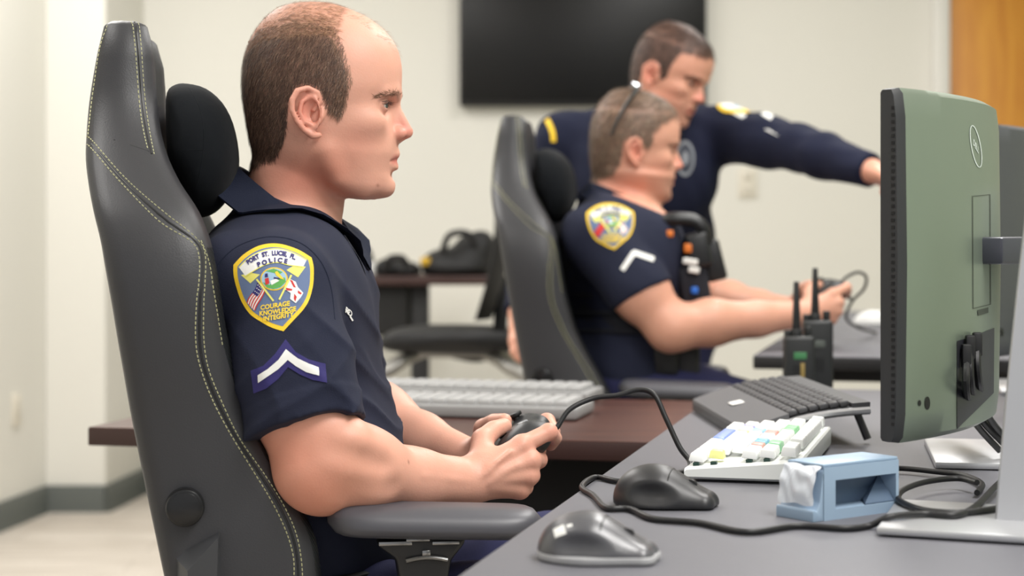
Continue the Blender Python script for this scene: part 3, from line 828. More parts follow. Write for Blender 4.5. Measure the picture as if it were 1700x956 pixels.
    D.text('PORT  ST.  LUCIE,  FL.', on(cub(z([(135, 318), (215, 262), (300, 218), (400, 198), (500, 200), (600, 232), (670, 268)])), 10.3, .82), 6.6, 4, .05)
    D.text('P O L I C E', on(cub(z([(235, 318), (320, 288), (400, 262), (480, 262), (580, 282)])), 10.3, 1.0), 6.6, 4, .05)
    for t, y_, x0, x1, sl in (('COURAGE', 682, 300, 568, 40), ('KNOWLEDGE', 736, 290, 625, 44), ('INTEGRITY', 786, 322, 605, 46)):
        w = max(v[0] for v in text_mesh(t, .035)[0])*2
        cx, hw = (x0+x1)/2, (x1-x0)/2
        D.text(t, lambda x, y, cx=cx, hw=hw, w=w, y_=y_, sl=sl: f(380+(cx+x/w*2*hw)/5.625, 390+(y_-y*62-(x/w)*sl)/5.625), 6.6, 8, .035)
idf = lambda x, y: (x, y)
D = Decal(SB, .00022); patch_shapes(D, idf); D.build('shoulder_patch', PM, shirt)
def stripe_shapes(D, f):
    z = lambda pts: [f(320+x/2.812, 380+y/2.812) for x, y in pts]
    D.poly(z([(434, 515), (480, 575), (540, 610), (618, 630), (626, 718), (560, 705), (500, 680), (445, 645), (400, 700), (345, 745), (286, 768), (272, 662), (330, 640), (385, 585)]), 2, 10)
    D.poly(z([(436, 563), (490, 605), (540, 630), (585, 648), (590, 684), (530, 668), (480, 640), (444, 612), (400, 655), (350, 690), (308, 718), (306, 682), (350, 655), (400, 612)]), 4, 2)
D = Decal(SB, .0003); stripe_shapes(D, idf); D.build('rank_chevron', PM, shirt)
D = Decal(SB, .0004)
D.text('PD', lambda x, y: (577+x*9+y*2, 522+x*7-y*13), 2, 2, .03); D.text('K9', lambda x, y: (583+x*9+y*2, 531+x*7-y*13), 2, 2, .03) if False else (D.stroke([(573, 513), (577, 521)], 2.6, 2, 2), D.stroke([(576, 512), (579, 519)], 1.2, 2, 2), D.stroke([(580, 525), (584, 532)], 2.6, 2, 2))
D.build('chest_embroidery', PM, shirt)
# sleeve seam
mb = MB()
seam = [hit(SB, x, y) for x, y in cub([(352, 470), (362, 440), (385, 415), (415, 400), (450, 393), (485, 398), (512, 412), (536, 440), (550, 480), (556, 530)], 6)]
seam = [p-n*.0002 for p, n in seam if p]
mb.tube(seam, .0009, 6, smooth_n=0); mb.build('sleeve_seam', NAVYC, shirt)
# ---- trousers, belt, boots
P, F = sdf_mesh([ell(w_(505, 1010), [.125, .185, .13], None, .05)]+legs(.006)+[half(np.array([0, 0, .70]), (0, 0, 1)), half(np.array([0, 0, .09]), (0, 0, -1))], .004, smooth=2)
obj_np('trousers', P, F, TROU, p1)
mb = MB(); c = w_(505, 940)
rings = []
for r, z_ in ((.0, -.02), (.006, -.018), (.006, .018), (.0, .02)):
    rings.append([(c[0]+math.cos(t)*(.122+r), c[1]+math.sin(t)*(.186+r), c[2]+z_) for t in [2*math.pi*k/48 for k in range(48)]])
mb.loft(rings); mb.build('duty_belt', BLACK, p1)
for k in (-1, 1):
    a = ank[k]
    P, F = sdf_mesh([cone(a+np.array([0, 0, .06]), a+np.array([0, 0, -.02]), .052, .05, .02), cone(a+np.array([.01, 0, -.05]), a+np.array([.17, k*.02, -.058]), .045, .036, .03), half(np.array([0, 0, .003]), (0, 0, -1)), half(a+np.array([0, 0, .09]), (0, 0, 1))], .004)
    obj_np('boot', P, F, BOOT, p1)
# ---------------------------------------------------------------- gaming chairs
LEA = mat('chair_leather', (55, 55, 58), .45, bump=.12, bscale=600, spec=.45, var=.04, vscale=10)
CARB = mat('chair_carbon_trim', (34, 36, 38), .4); STI = mat('pale_stitching', (206, 204, 158), .7)
PLA = mat('chair_plastic', (30, 30, 32), .42); CHR = mat('chair_steel', (150, 150, 150), .25, 1); VEL = mat('black_velvet', (17, 20, 24), .9, sheen=.03, spec=.2, bump=.3, bscale=60, var=.25, vscale=25)
PADM = mat('armrest_polyurethane', (78, 78, 84), .42, spec=.5)
nt = CARB.node_tree; wv = nt.nodes.new('ShaderNodeTexWave'); wv.inputs['Scale'].default_value = 90; wv.bands_direction = 'DIAGONAL'
tc = nt.nodes.new('ShaderNodeTexCoord'); bp = nt.nodes.new('ShaderNodeBump'); bp.inputs['Strength'].default_value = .6; bp.inputs['Distance'].default_value = .001
nt.links.new(tc.outputs['Object'], wv.inputs['Vector']); nt.links.new(wv.outputs['Fac'], bp.inputs['Height']); nt.links.new(bp.outputs['Normal'], nt.nodes['Principled BSDF'].inputs['Normal'])
chair = thing('gaming_chair', (W(430, 1000, 2.14).x, 2.14, 0), 'grey leather gaming chair with pale double stitching, nearest the camera', 'chair', 'gaming chairs at the desks')
CH = np.array([  # py, back px, front px, half width
 [35, 212, 254, .09], [38, 200, 262, .106], [46, 191, 268, .114], [70, 185, 273, .12], [110, 176, 275, .126], [170, 164, 276, .138], [220, 155, 278, .16], [260, 148, 284, .185],
 [300, 146, 297, .212], [350, 148, 322, .242], [400, 156, 338, .258], [445, 162, 346, .265], [500, 171, 354, .268], [560, 181, 364, .267], [620, 192, 380, .264],
 [690, 205, 402, .26], [760, 219, 436, .258], [840, 235, 482, .258], [900, 247, 512, .26], [956, 258, 522, .262], [1020, 272, 524, .262], [1090, 290, 500, .255], [1115, 305, 480, .24]])
yy_ = np.linspace(35, 1115, 90)
yy_[1:4] = [36.5, 39, 43]
def herm(x, X, Y):
    m = np.gradient(Y, X); i = np.clip(np.searchsorted(X, x)-1, 0, len(X)-2); h = X[i+1]-X[i]; t = (x-X[i])/h
    return (2*t**3-3*t*t+1)*Y[i]+(t**3-2*t*t+t)*h*m[i]+(-2*t**3+3*t*t)*Y[i+1]+(t**3-t*t)*h*m[i+1]
rings = []; nfr = None
for py in yy_:
    bx, fx, hw = [np.interp(py, CH[:, 0], CH[:, c]) if py < 60 else herm(py, CH[:, 0], CH[:, c]) for c in (1, 2, 3)]
    Yn = 2.14-hw; a, b = W(bx, py, Yn), W(fx, py, Yn); xb, xf, z = a.x, b.x, a.z
    T = xf-xb; k = min(1, T/.10); dc = T*(.62 if py < 250 else .62-.10*min(1, (py-250)/150)); xc = xb+dc
    r = min(.024, T*.28)
    half_ = [(xb+.004, 0), (xb, hw*.5), (xb, hw-.04), (xb, hw-r*.9), (xb+r*.12, hw-r*.45), (xb+r*.45, hw-r*.12), (xb+r*.95, hw), (xb+T*.45, hw+.003), (xf-r*1.5, hw), (xf-r*.8, hw-r*.12), (xf-r*.25, hw-r*.5), (xf, hw-r*1.1),
             (xf-.004*k, hw-r*1.9), (xf-(xf-xc)*.45, hw-.062*k-.008), (xc+.012*k, hw-.085*k-.01), (xc+.002, hw-.11*k), (xc, max(.01, hw-.15*k)), (xc-.004, 0)]
    ring_ = [(x, 2.14-y, z) for x, y in half_]+[(x, 2.14+y, z) for x, y in half_[-2:0:-1]]
    rings.append(ring_)
mb = MB(); mb.loft(rings)
nh = 18
for i in range(len(rings)-1):
    for j in range(len(rings[0])):
        jj = j if j < nh-1 else 2*(nh-1)-1-j
        if 10 <= jj <= 13 and yy_[i] > 400: mb.m[i*len(rings[0])+j] = 1
backrest = mb.build('backrest', [LEA, CARB], chair)
backrest.data.set_sharp_from_angle(angle=math.radians(80))
CB = bvh_of(backrest)
def seam_hits(pts, n=6, step=None):
    P = cub(pts, n); out = []
    for x, y in P:
        p, nn = hit(CB, x, y)
        if p: out.append((p, nn))
    return out
SE = dict(
 A=[(199, 40), (180, 80), (168, 140), (158.5, 200), (154, 232), (158, 238), (200, 301), (255, 366), (308, 401), (320, 426), (318, 470), (314, 499), (312, 559), (318, 602), (337, 656), (367, 715), (410, 786), (442, 840), (464, 888), (475, 926), (477, 956), (474, 1000)],
 A2=[(203, 42), (189, 80), (177, 145), (167, 200), (162, 226), (166, 233), (210, 296), (265, 351), (316, 394), (331, 421), (329, 470), (326, 505), (326, 564), (334, 613), (356, 667), (388, 732), (432, 796), (464, 850), (483, 899), (491, 956), (488, 1000)],
 B=[(243, 36), (246, 100), (250, 200), (255, 251)], B2=[(254, 38), (257, 125), (261, 200), (265, 259)],
 E=[(325, 398), (338, 436), (344, 480), (352, 530), (360, 580)])
for k, pts in SE.items():
    mb = MB(); h = seam_hits(pts, 40)
    # resample to even dashes
    acc = 0; on = None
    for (p, n), (q, n2) in zip(h, h[1:]):
        if (q-p).length > .03: on = None; continue
        if on is None: on = p; nn = n
        acc = (q-on).length
        if acc > .0046:
            d = (q-on); m = on+d*.5+n*.0002; d.normalize(); sd = d.cross(n).normalized()
            w, l = .00055, acc*.34
            V = []
            for e, u in ((-l, .6), (-l*.6, 1), (l*.6, 1), (l, .6)):
                V += [m+d*e+sd*w*u, m+d*e+n*.0007*u, m+d*e-sd*w*u]
            mb.add(V, [(0, 1, 4, 3), (1, 2, 5, 4), (3, 4, 7, 6), (4, 5, 8, 7), (6, 7, 10, 9), (7, 8, 11, 10)], 0)
            on = None
            # gap
            skip = True
    mb.build('stitching', STI, backrest)
mb = MB()
mid = lambda a, b: [((p[0]+q[0])/2, (p[1]+q[1])/2) for p, q in zip(cub(a, 6), cub(b, 6))]
SA = SE['A'][:-1]; 
for pts, r in ((None, .0013), (mid(SE['B'], SE['B2']), .0013), ([(160, 229), (200, 232), (256, 251)], .0008)):
    if pts is None:
        a = cub(SE['A'], 40); b = cub(SE['A2'], 40); bb = np.array(b); pts = []
        for p in a[::12]:
            j = ((bb-np.array(p))**2).sum(1).argmin(); pts.append(((p[0]+b[j][0])/2, (p[1]+b[j][1])/2))
    h = [hit(CB, x, y) for x, y in pts]; h = [p-n*.0002 for p, n in h if p]
    mb.tube(h, r, 6, smooth_n=0)
mb.build('piping', PLA, backrest)
# black velvet head pillow
out = [(270, 250), (268, 190), (270, 150), (284, 136), (305, 134), (335, 142), (362, 165), (380, 200), (389, 245), (388, 285), (375, 320), (355, 346), (335, 358), (318, 357), (305, 330), (290, 300), (276, 275)]
oc = cub(out+[out[0]], 3)[:-1]; cx, cy = 322, 245; rings = []
for t in np.linspace(-1, 1, 25):
    k = max(.02, (1-abs(t)**3.2))**(1/2.6); k2 = .55+.45*k if abs(t) < .999 else .3
    kk = max(k, .12)
    Y = 2.14+t*.135
    rings.append([W(cx+(x-cx)*(kk*.9+.1 if x > cx else 1*(kk*.7+.3))+(0 if x > cx else 0), cy+(y-cy)*(kk*.85+.15), 2.07)+Vector((.024, Y-2.07, 0)) for x, y in oc])
mb = MB(); mb.loft(rings); pil = mb.build('head_pillow', VEL, chair); pil.data.set_sharp_from_angle(angle=math.radians(80))
PB = bvh_of(pil)
mb = MB()
for pts in ([(338, 145), (352, 190), (354, 240), (346, 300), (332, 352)], [(272, 255), (300, 250), (352, 248)]):
    h = [hit(PB, x, y) for x, y in cub(pts, 8)]; h = [p-n*.0006 for p, n in h if p]
    if len(h) > 2: mb.tube(h, 0.0009, 6, smooth_n=0)
mb.build('pillow_seam', VEL, pil)
# seat
sx0, sx1 = W(400, 1000, 2.14).x-.02, W(400, 1000, 2.14).x+.50
mb = MB(); rings = []
for t in np.linspace(0, 1, 22):
    x = sx0+(sx1-sx0)*t; e = math.sin(math.pi*min(1, max(0, t*.96+.02)))**.25
    hw = .25*(.9+.1*e); rr = []
    for k in range(40):
        a = 2*math.pi*k/40; c, s_ = math.cos(a), math.sin(a)
        y = hw*math.copysign(abs(c)**.5, c); zt = .445+.05*e*math.copysign(abs(s_)**.6, s_)
        if s_ > 0 and abs(y) > .17: zt += .032*e*min(1, (abs(y)-.17)/.03)
        rr.append((x, 2.14+y, zt-.012*(1-t)))
    rings.append(rr)
mb.loft(rings); mb.build('seat', LEA, chair)
# armrests: pad, bracket, post
for sgn, nm in ((-1, 0), (1, 1)):
    yc = 2.14+sgn*.235
    x0, x1 = W(538, 870, 1.9).x, .034
    mb = MB(); rings = []
    for t in np.linspace(0, 1, 30):
        x = x0+(x1-x0)*t
        e = (1-abs(2*t-1)**7)**.5 if 0 < t < 1 else .12
        hw = .046*max(.3, e)*(1 if t < .8 else 1); zc = .7425-.009*t; hh = .0175*max(.25, (1-abs(2*t-1)**12)**.5 if 0 < t < 1 else .2)
        rr = []
        for k in range(32):
            a = 2*math.pi*k/32; c, s_ = math.cos(a), math.sin(a)
            yq = hw*math.copysign(abs(c)**.55, c); zq = hh*math.copysign(abs(s_)**.55, s_)
            if s_ > 0: zq -= .005*(abs(yq)/.046)**3; yq *= 1-.10*s_
            rr.append((x, yc+yq, zc+zq))
        rings.append(rr)
    mb.loft(rings); pad = mb.build('armrest_pad', PADM, chair); pad.data.set_sharp_from_angle(angle=math.radians(80))
    yb = yc-.02*sgn*0
    mb = MB()
    a = lambda px, py: W(px, py, 1.9)
    pl = [a(620, 904), (a(770, 900)), a(768, 912), a(745, 940), a(735, 1000), a(735, 1075), a(665, 1075), a(662, 1000), a(652, 935), a(622, 914)]
    pl = [Vector((p.x, yc-.022, p.z)) for p in pl]
    mb.prism(pl, Vector((0, .044, 0)), 0, .004)
    x_ = a(700, 1060); mb.box((x_.x, 2.14+sgn*.17, x_.z-.03), (.07, .15, .018), bev=.004)
    mb.box((x_.x, 2.14+sgn*.225, .56), (.066, .036, .16), bev=.006)
    br_ = mb.build('armrest_bracket', PLA, chair)
    mb = MB()
    def bit(px, py, w, h): 
        p = a(px, py); mb.box((p.x, yc-.0235, p.z), (w/1579, .006, h/1579), bev=.0008)
    for q in ((650, 908, 56, 7), (688, 903, 40, 5), (735, 909, 46, 6), (760, 902, 24, 4), (702, 925, 14, 9)): bit(*q)
    arc_ = [a(668+7*i, 938-5*math.sin(math.pi*i/10)) for i in range(11)]
    mb.tube([Vector((p.x, yc-.0245, p.z)) for p in arc_], .0026, 8, smooth_n=2)
    mb.build('adjuster', CHR, br_)
# recline knob and side cover at the hinge
k0 = hit(CB, 297, 843)[0]
for sgn in (-1, 1):
    yk = 2.14+sgn*(2.14-k0.y); mb = MB()
    mb.cyl((k0.x, yk-sgn*.004, k0.z), (k0.x, yk+sgn*.014, k0.z), .0205, .0198, 40, bev=.12)
    mb.cyl((k0.x, yk+sgn*.0135, k0.z), (k0.x, yk+sgn*.0155, k0.z), .0165, .0165, 32)
    mb.build('recline_knob', mat('knob_gloss_black', (22, 22, 23), .25), chair)
    p = [W(276, 925, k0.y), W(354, 884, k0.y), W(364, 960, k0.y), W(372, 1110, k0.y), W(292, 1120, k0.y), W(277, 960, k0.y)]
    V = [Vector((q.x, yk-sgn*.006, q.z)) for q in p]
    ins = [W(302, 944, k0.y), W(352, 890, k0.y), W(350, 960, k0.y), W(356, 1095, k0.y), W(306, 1105, k0.y), W(303, 965, k0.y)]
    V2 = [Vector((q.x, yk+sgn*.024, q.z)) for q in ins]
    n6 = 6; mb = MB(); mb.add(V+V2, [tuple(range(6, 12))]+[(i, (i+1) % 6, 6+(i+1) % 6, 6+i) for i in range(6)], 0, False)
    mb.build('hinge_cover', mat('hinge_cover_plastic', (62, 63, 66), .35), chair)
# gas lift and star base
cx_ = (sx0+sx1)/2; mb = MB()
mb.box((cx_, 2.14, .385), (.22, .20, .03), bev=.006).cyl((cx_, 2.14, .38), (cx_, 2.14, .10), .026).cyl((cx_, 2.14, .25), (cx_, 2.14, .09), .036)
mb.box((cx_-.14, 2.14, .39), (.2, .30, .014), bev=.004)
mb.build('gas_lift', PLA, chair)
mb = MB()
for k in range(5):
    a_ = 2*math.pi*k/5+.3; d = Vector((math.cos(a_), math.sin(a_), 0)); c = Vector((cx_, 2.14, .11))
    mb.tube([c, c+d*.12+Vector((0, 0, -.004)), c+d*.32+Vector((0, 0, -.03))], .024, 10, rs=(.032, .018))
mb.build('star_base', PLA, chair)
for k in range(5):
    a_ = 2*math.pi*k/5+.3; d = Vector((math.cos(a_), math.sin(a_), 0)); c = Vector((cx_, 2.14, .032))+d*.31; s_ = Vector((-d.y, d.x, 0)); mb = MB()
    mb.cyl(c-s_*.026, c-s_*.006, .031).cyl(c+s_*.006, c+s_*.026, .031).cyl(c+Vector((0, 0, .0)), c+Vector((0, 0, .055)), .009)
    mb.build('caster', PLA, chair)
CHAIR0 = chair.location.copy()
chair2 = dup(chair, (CHAIR0.x+.423, 2.14+1.67, 0), 0, 'grey leather gaming chair of the officer farther back, half hidden behind the dark wooden table')
pv = Vector((-.42, 1.92, 0)); ya = math.radians(8)
chair.location = pv+Matrix.Rotation(ya, 3, 'Z') @ (CHAIR0-pv); chair.rotation_euler = (0, 0, ya)
pv2 = pv+Vector((.410, 1.67, 0)); yb_ = math.radians(-5); c2 = CHAIR0+Vector((.410, 1.67, 0))
chair2.location = pv2+Matrix.Rotation(yb_, 3, 'Z') @ (c2-pv2); chair2.rotation_euler = (0, 0, yb_)
# ---------------------------------------------------------------- desks and tables
DESKM = mat('desk_laminate_grey', (104, 104, 110), .5, var=.03, vscale=30, bump=.04, bscale=500, spec=.35); EDGEM = mat('desk_edge_band', (150, 150, 152), .45)
STEELB = mat('black_powder_steel', (34, 34, 36), .5); U = Vector((.235, .972, 0)).normalized(); Vv = Vector((U.y, -U.x, 0))
DZ = .77
def desk(name, label, corner, length, depth, zt, top, edge, thick=.028, legs=(.12, .88), group=None, frame=True, cat='desk', footx=True):
    """corner: the near front corner; runs along U, depth along Vv"""
    c = Vector((corner[0], corner[1], 0)); t = thing(name, c+U*length/2+Vv*depth/2, label, cat, group)
    P = [c, c+U*length, c+U*length+Vv*depth, c+Vv*depth]
    mb = MB(); mb.prism([Vector((p.x, p.y, zt-thick)) for p in P], Vector((0, 0, thick-.0015)), 1, .003)
    mb.prism([Vector((p.x, p.y, zt-.004))+((c+U*length/2+Vv*depth/2)-p).normalized()*.002 for p in P], Vector((0, 0, .004)), 0, .0008)
    mb.build('desk_top', [top, edge], t)
    R = Matrix((U, Vv, Vector((0, 0, 1)))).transposed()
    if frame:
        for k in legs:
            q = c+U*length*k+Vv*depth/2; mb = MB()
            mb.box((q.x, q.y, (zt-thick+.03)/2), (.08, .055, zt-thick-.03), R, .004).box((q.x, q.y, .02), (.075, depth*.85, .036), R, .005).box((q.x, q.y, zt-thick-.02), (.07, depth*.8, .036), R, .004)
            mb.build('leg', STEELB, t)
        q = c+U*length/2+Vv*depth*.55; MB().box((q.x, q.y, zt-thick-.03), (length*(legs[1]-legs[0]), .04, .05), R, .003).build('crossbar', STEELB, t)
    return t
A0 = Vector((-.044, 1.466, 0))-U*.72
dk = desk('desk', 'grey desk in the foreground holding the mice, keyboards and monitors', (A0.x, A0.y), 2.55, .86, DZ, DESKM, EDGEM)
p = Wz(1250, 590, .81)
dk2 = desk('desk', 'grey desk of the officer farther back, beyond the two handheld radios', (p.x, p.y), 2.0, .8, .81, DESKM, STEELB, .026)
# dark wood table between the two officers
WOODT = wood('mahogany_laminate', (84, 52, 44), (66, 40, 36), (1, 8, 8), .35); WOODE = mat('mahogany_edge', (58, 36, 32), .45)
f0 = Vector((-.668, 2.845, 0)); length = .935
t = thing('table', f0+Vv*length/2+U*.35, 'dark reddish brown wooden table running behind the front officer', 'table')
P4 = [f0, f0+Vv*length, f0+Vv*length+U*.66, f0+U*.66]
mb = MB(); mb.prism([Vector((p.x, p.y, .712)) for p in P4], Vector((0, 0, .028)), 1, .002)
mb.prism([Vector((p.x, p.y, .7385))+((f0+Vv*length/2+U*.33)-p).normalized()*.002 for p in P4], Vector((0, 0, .0025)), 0)
mb.build('table_top', [WOODT, WOODE], t)
R = Matrix((Vv, U, Vector((0, 0, 1)))).transposed()
q = f0+Vv*(length*.66)+U*.10; MB().box((q.x, q.y, .46), (length*.62, .018, .50), R, .002).build('modesty_panel', mat('black_fabric_panel', (19, 19, 20), .8), t)
for k in (.40, .92):
    q = f0+Vv*length*k+U*.33; mb = MB()
    mb.box((q.x, q.y, .37), (.05, .07, .68), R, .004).box((q.x, q.y, .02), (.07, .58, .035), R, .004).build('leg', STEELB, t)
# ---------------------------------------------------------------- the two officers behind
def collar_mesh(name, cT, cB, lat, parent, right=Vector((0, 1, 0)), s=1.0, m=None):
    mb = MB(); n = 48; c = (cT+cB)/2; ax = cB-cT; a = ax.length/2; ax = ax.normalized(); up = right.cross(ax)*-1
    if up.z < 0: up = -up
    def ring(off, dz, fz, grow, op):
        R = []
        for i in range(n+1):
            t = op+(2*math.pi-2*op)*i/n; k = (1+math.cos(t))/2
            R.append(c+ax*math.cos(t)*(a+off+grow*k)+right*math.sin(t)*(lat+off)+up*(dz*(1-k)+fz*k))
        return R
    mb.loft([ring(-.003, -.03*s, -.026*s, 0, .3), ring(-.001, .001, 0, 0, .3), ring(.004, .001, .001, 0, .22), ring(.014, -.02*s, -.014*s, .002, .16), ring(.021, -.036*s, -.026*s, .008, .16),
             ring(.017, -.037*s, -.027*s, .008, .16), ring(.003, -.02*s, -.016*s, 0, .25)], cap=False, closed=False)
    return mb.build(name, m or NAVYC, parent)
def skin_base(P, rgb=(222, 170, 147)): return np.tile(np.array(lin(rgb)), (len(P), 1))
Y2 = 3.81
def v2(px, py, Y=Y2): return np.array(W(px, py, Y))
fr2 = Frame(v2(1049, 253), S1, math.radians(4), math.radians(4))
p2 = thing('person', (v2(1040, 600)[0], Y2, 0), 'seated person in navy polo and loaded vest with sunglasses pushed up on brown hair', 'person')
HP2 = [(400, 300), (440, 272), (466, 264), (481, 242), (488, 212), (491, 172), (503, 150), (522, 146), (541, 153), (552, 172), (560, 187), (572, 172), (576, 135), (596, 108), (628, 88), (660, 72), (662, 45), (610, 0), (530, -15), (440, -5), (385, 80), (385, 200)]
neck2 = [cone(v2(1034, 268), v2(1022, 338), .056, .062, .03), cone(v2(1050, 300), v2(1040, 345), .046, .05, .03)]
def torso2():
    L = [ell(v2(1028, 420), [.112, .185, .125], Matrix.Rotation(math.radians(-6), 3, 'Y'), .03), ell(v2(1048, 525), [.125, .178, .17], None, .05), ell(v2(1042, 620), [.135, .19, .13], None, .05)]
    for g in (-1, 1):
        L.append(cone(v2(1012, 366)+np.array([0, g*.02, 0]), v2(992, 392)+np.array([0, g*.165, 0]), .05, .06, .035))
        L.append(ell(v2(1075, 420)+np.array([0, g*.09, 0]), [.06, .09, .09], None, .05))
    return L
sh2, el2, wr2 = v2(985, 390, 3.63), v2(1113, 545, 3.585), v2(1335, 521, 3.66)
m2 = lambda p: np.array([p[0], 2*3.748-p[1], p[2]])
sh2l, el2l, wr2l = v2(985, 392, 4.0), v2(1170, 500, 4.07), m2(wr2)
def arm_(s_, e_, w_r, k=.7):
    f1 = e_*.7+w_r*.3+np.array([0, 0, .003]); f2 = e_*.36+w_r*.64
    return [cone(s_, s_*.4+e_*.6, .06, .056, .03), cone(s_*.5+e_*.5, e_, .055, .044, .03), cone(e_, f1, .044, .047, .025), cone(f1, f2, .047, .034, .015), cone(f2, w_r, .034, .027, .02)]
tr = lambda p: p-wrR+wr2
hnd2 = hand_prims(wr2, [tr(p) for p in mc], [[tr(p) for p in f] for f in fing], [tr(p) for p in th], .0195)
hnd2l = hand_prims(wr2l, [m2(tr(p)) for p in mc], [[m2(tr(p)) for p in f] for f in fing], [m2(tr(p)) for p in th], .0195)
hp2 = {-1: v2(1040, 640, 3.72), 1: v2(1040, 640, 3.90)}; kn2 = {-1: v2(1230, 690, 3.66), 1: v2(1230, 690, 3.98)}
an2 = {k: kn2[k]*np.array([1, 1, 0])+np.array([.05, 0, .10]) for k in (-1, 1)}
def legs2(o=0):
    L = []
    for k in (-1, 1): L += [cone(hp2[k], kn2[k], .09+o, .066+o, .04), cone(kn2[k], an2[k], .06+o, .044+o, .02)]
    return L
P, F = sdf_mesh(head_prims(fr2, 1.04, 1.10, 1)+neck2+torso2()+arm_(sh2, el2, wr2)+arm_(sh2l, el2l, wr2l)+hnd2+hnd2l+legs2(-.014), .0030)
T = head_tint(fr2, P, skin_base(P, (216, 160, 136)), [(HP2, .75, (106, 88, 74))], beard=.25)
obj_np('body', P, F, SKIN, p2, tint=T); N_ = normals_np(P, F)
br2 = [(112, 92, 76), (92, 74, 60), (134, 112, 92), (76, 60, 50), (150, 128, 106)]
V_, F_, T_ = strands(fr2, P, F, N_, [(HP2, 9000, 20, br2, lambda q: np.stack([np.where(q[:, 1] < 70, .6, -.2), 0*q[:, 0], np.where(q[:, 1] < 70, .25, -1)], 1), .30, 1.1, (0, 200)),
    ([(626, 165), (646, 156), (663, 153), (668, 160), (648, 165), (630, 170)], 260, 9, br2, lambda q: np.stack([-1+0*q[:, 0], 0*q[:, 0], .25+0*q[:, 0]], 1), .15, .9, (12, 80))], 5)
obj_np('hair', V_, F_, HAIRM, p2, tint=T_, smooth=False); eyes(fr2, p2, (70, 74, 78))
def sleeve_of(s_, e_, hem, nrm, r0=.066, r1=.064):
    b = s_*.45+e_*.55; c = s_*.1+e_*.9; L = [cone(s_, b, r0, r1).fn, cone(b, c, r1, r1).fn]; nrm = nrm/np.linalg.norm(nrm)
    return Pr(lambda P: np.maximum(smin(L[0](P), L[1](P), .02), (P-hem)@nrm), (s_+c)/2, .28, .012)
hem2 = v2(1072, 488, 3.60)
fold2 = Pr(lambda P: .0016*np.sin(P[:, 0]*70+P[:, 2]*50)*np.sin(P[:, 1]*40+P[:, 2]*30), v2(1040, 480), 1, 0, 'w')
P, F = sdf_mesh(infl(torso2(), .007)+infl(neck2[:1], .005)+[sleeve_of(sh2, el2, hem2, np.array([.48, -.2, -.88])), sleeve_of(sh2l, el2l, sh2l*.3+el2l*.7, el2l-sh2l), fold2, half(v2(1030, 330), (.42, 0, 1), .006), half(v2(1040, 645), (0, 0, -1))], .0045, smooth=2)
sh_o = obj_np('polo_shirt', P, F, NAVY, p2)
collar_mesh('collar', W(983, 304, Y2), W(1086, 348, Y2), .072, sh_o)
B2 = bvh_of(sh_o)
g2 = lambda x, y: (1013+(x-455)*.60-(y-476)*.03, 375+(y-476)*.525+(x-455)*.04)
D = Decal(B2, .0006); patch_shapes(D, g2, False); D.build('shoulder_patch', PM, sh_o)
D = Decal(B2, .0006); q_ = [(1034, 447), (1052, 420), (1083, 431)]
D.stroke(q_, 8.5, 3, 2); D.build('rank_chevron', PM, sh_o)
# load vest
VEST = mat('vest_black_nylon', (26, 28, 38), .8, bump=.3, bscale=350)
vt = [ell(v2(1034, 425), [.128, .186, .125], None, .03), ell(v2(1052, 530), [.138, .188, .16], None, .05)]
vt += [cone(v2(1028, 372)+np.array([-.02, g*.1, .0]), v2(1082, 400)+np.array([0, g*.1, 0]), .05, .055, .03) for g in (-1, 1)]
armcut = [ell(sh2+np.array([.01, 0, -.02]), [.085, .10, .10], None, .02, 's'), ell(sh2l+np.array([.01, 0, -.02]), [.085, .10, .10], None, .02, 's')]
P, F = sdf_mesh(vt+armcut+[half(v2(1030, 352), (.5, 0, 1), .01), half(v2(1040, 612), (0, 0, -1), .01)], .0045, smooth=2)
vest = obj_np('load_vest', P, F, VEST, p2)
VB = bvh_of(vest)
GEAR = mat('gear_black', (30, 31, 33), .4)
mb = MB()
for k in range(6):
    z_ = 430+k*30
    h = [hit(VB, x, z_) for x in np.linspace(955, 1140, 14)]; h = [p+n*.002 for p, n in h if p]
    if len(h) > 3: mb.tube(h, .006, 6, smooth_n=2)
mb.build('webbing', VEST, vest)
mb = MB(); mb.tube([W(1098, 372, 3.68), W(1112, 364, 3.66), W(1150, 366, 3.66), W(1168, 380, 3.66), W(1174, 400, 3.67)], .014, 12)
mb.build('radio_microphone', GEAR, vest)
def pouch(name, px, py, Y, w, h, d, m, tilt=0, bev=.008):
    return MB().box(W(px, py, Y), (w, d, h), Matrix.Rotation(tilt, 3, 'Y'), bev, 3).build(name, m, vest)
pouch('body_camera', 1182, 432, 3.70, .042, .085, .06, GEAR, -.25); pouch('pouch', 1158, 415, 3.68, .045, .07, .08, GEAR, -.2)
pouch('pouch', 1150, 475, 3.70, .06, .09, .10, VEST, -.15); pouch('buckle', 1142, 412, 3.645, .016, .018, .012, mat('orange_tab', (222, 120, 40), .5), 0, .003); pouch('buckle', 1112, 388, 3.64, .014, .014, .012, MATS['orange_tab'], 0, .003)
pouch('name_tape', 1146, 434, 3.64, .03, .012, .008, PWHITE, .15, .002); pouch('name_tape', 1152, 448, 3.64, .022, .012, .008, PWHITE, .15, .002)
pouch('badge_clip', 1153, 482, 3.645, .014, .014, .012, mat('blue_light', (40, 110, 210), .4), 0, .003)
pouch('pouch', 1105, 590, 3.64, .05, .08, .04, GEAR, 0); pouch('pouch', 1140, 600, 3.66, .05, .09, .05, GEAR, 0)
P, F = sdf_mesh([ell(v2(1042, 640), [.14, .196, .10], None, .05)]+legs2(.006)+[half(np.array([0, 0, .09]), (0, 0, -1))], .006, smooth=2)
obj_np('trousers', P, F, TROU, p2)
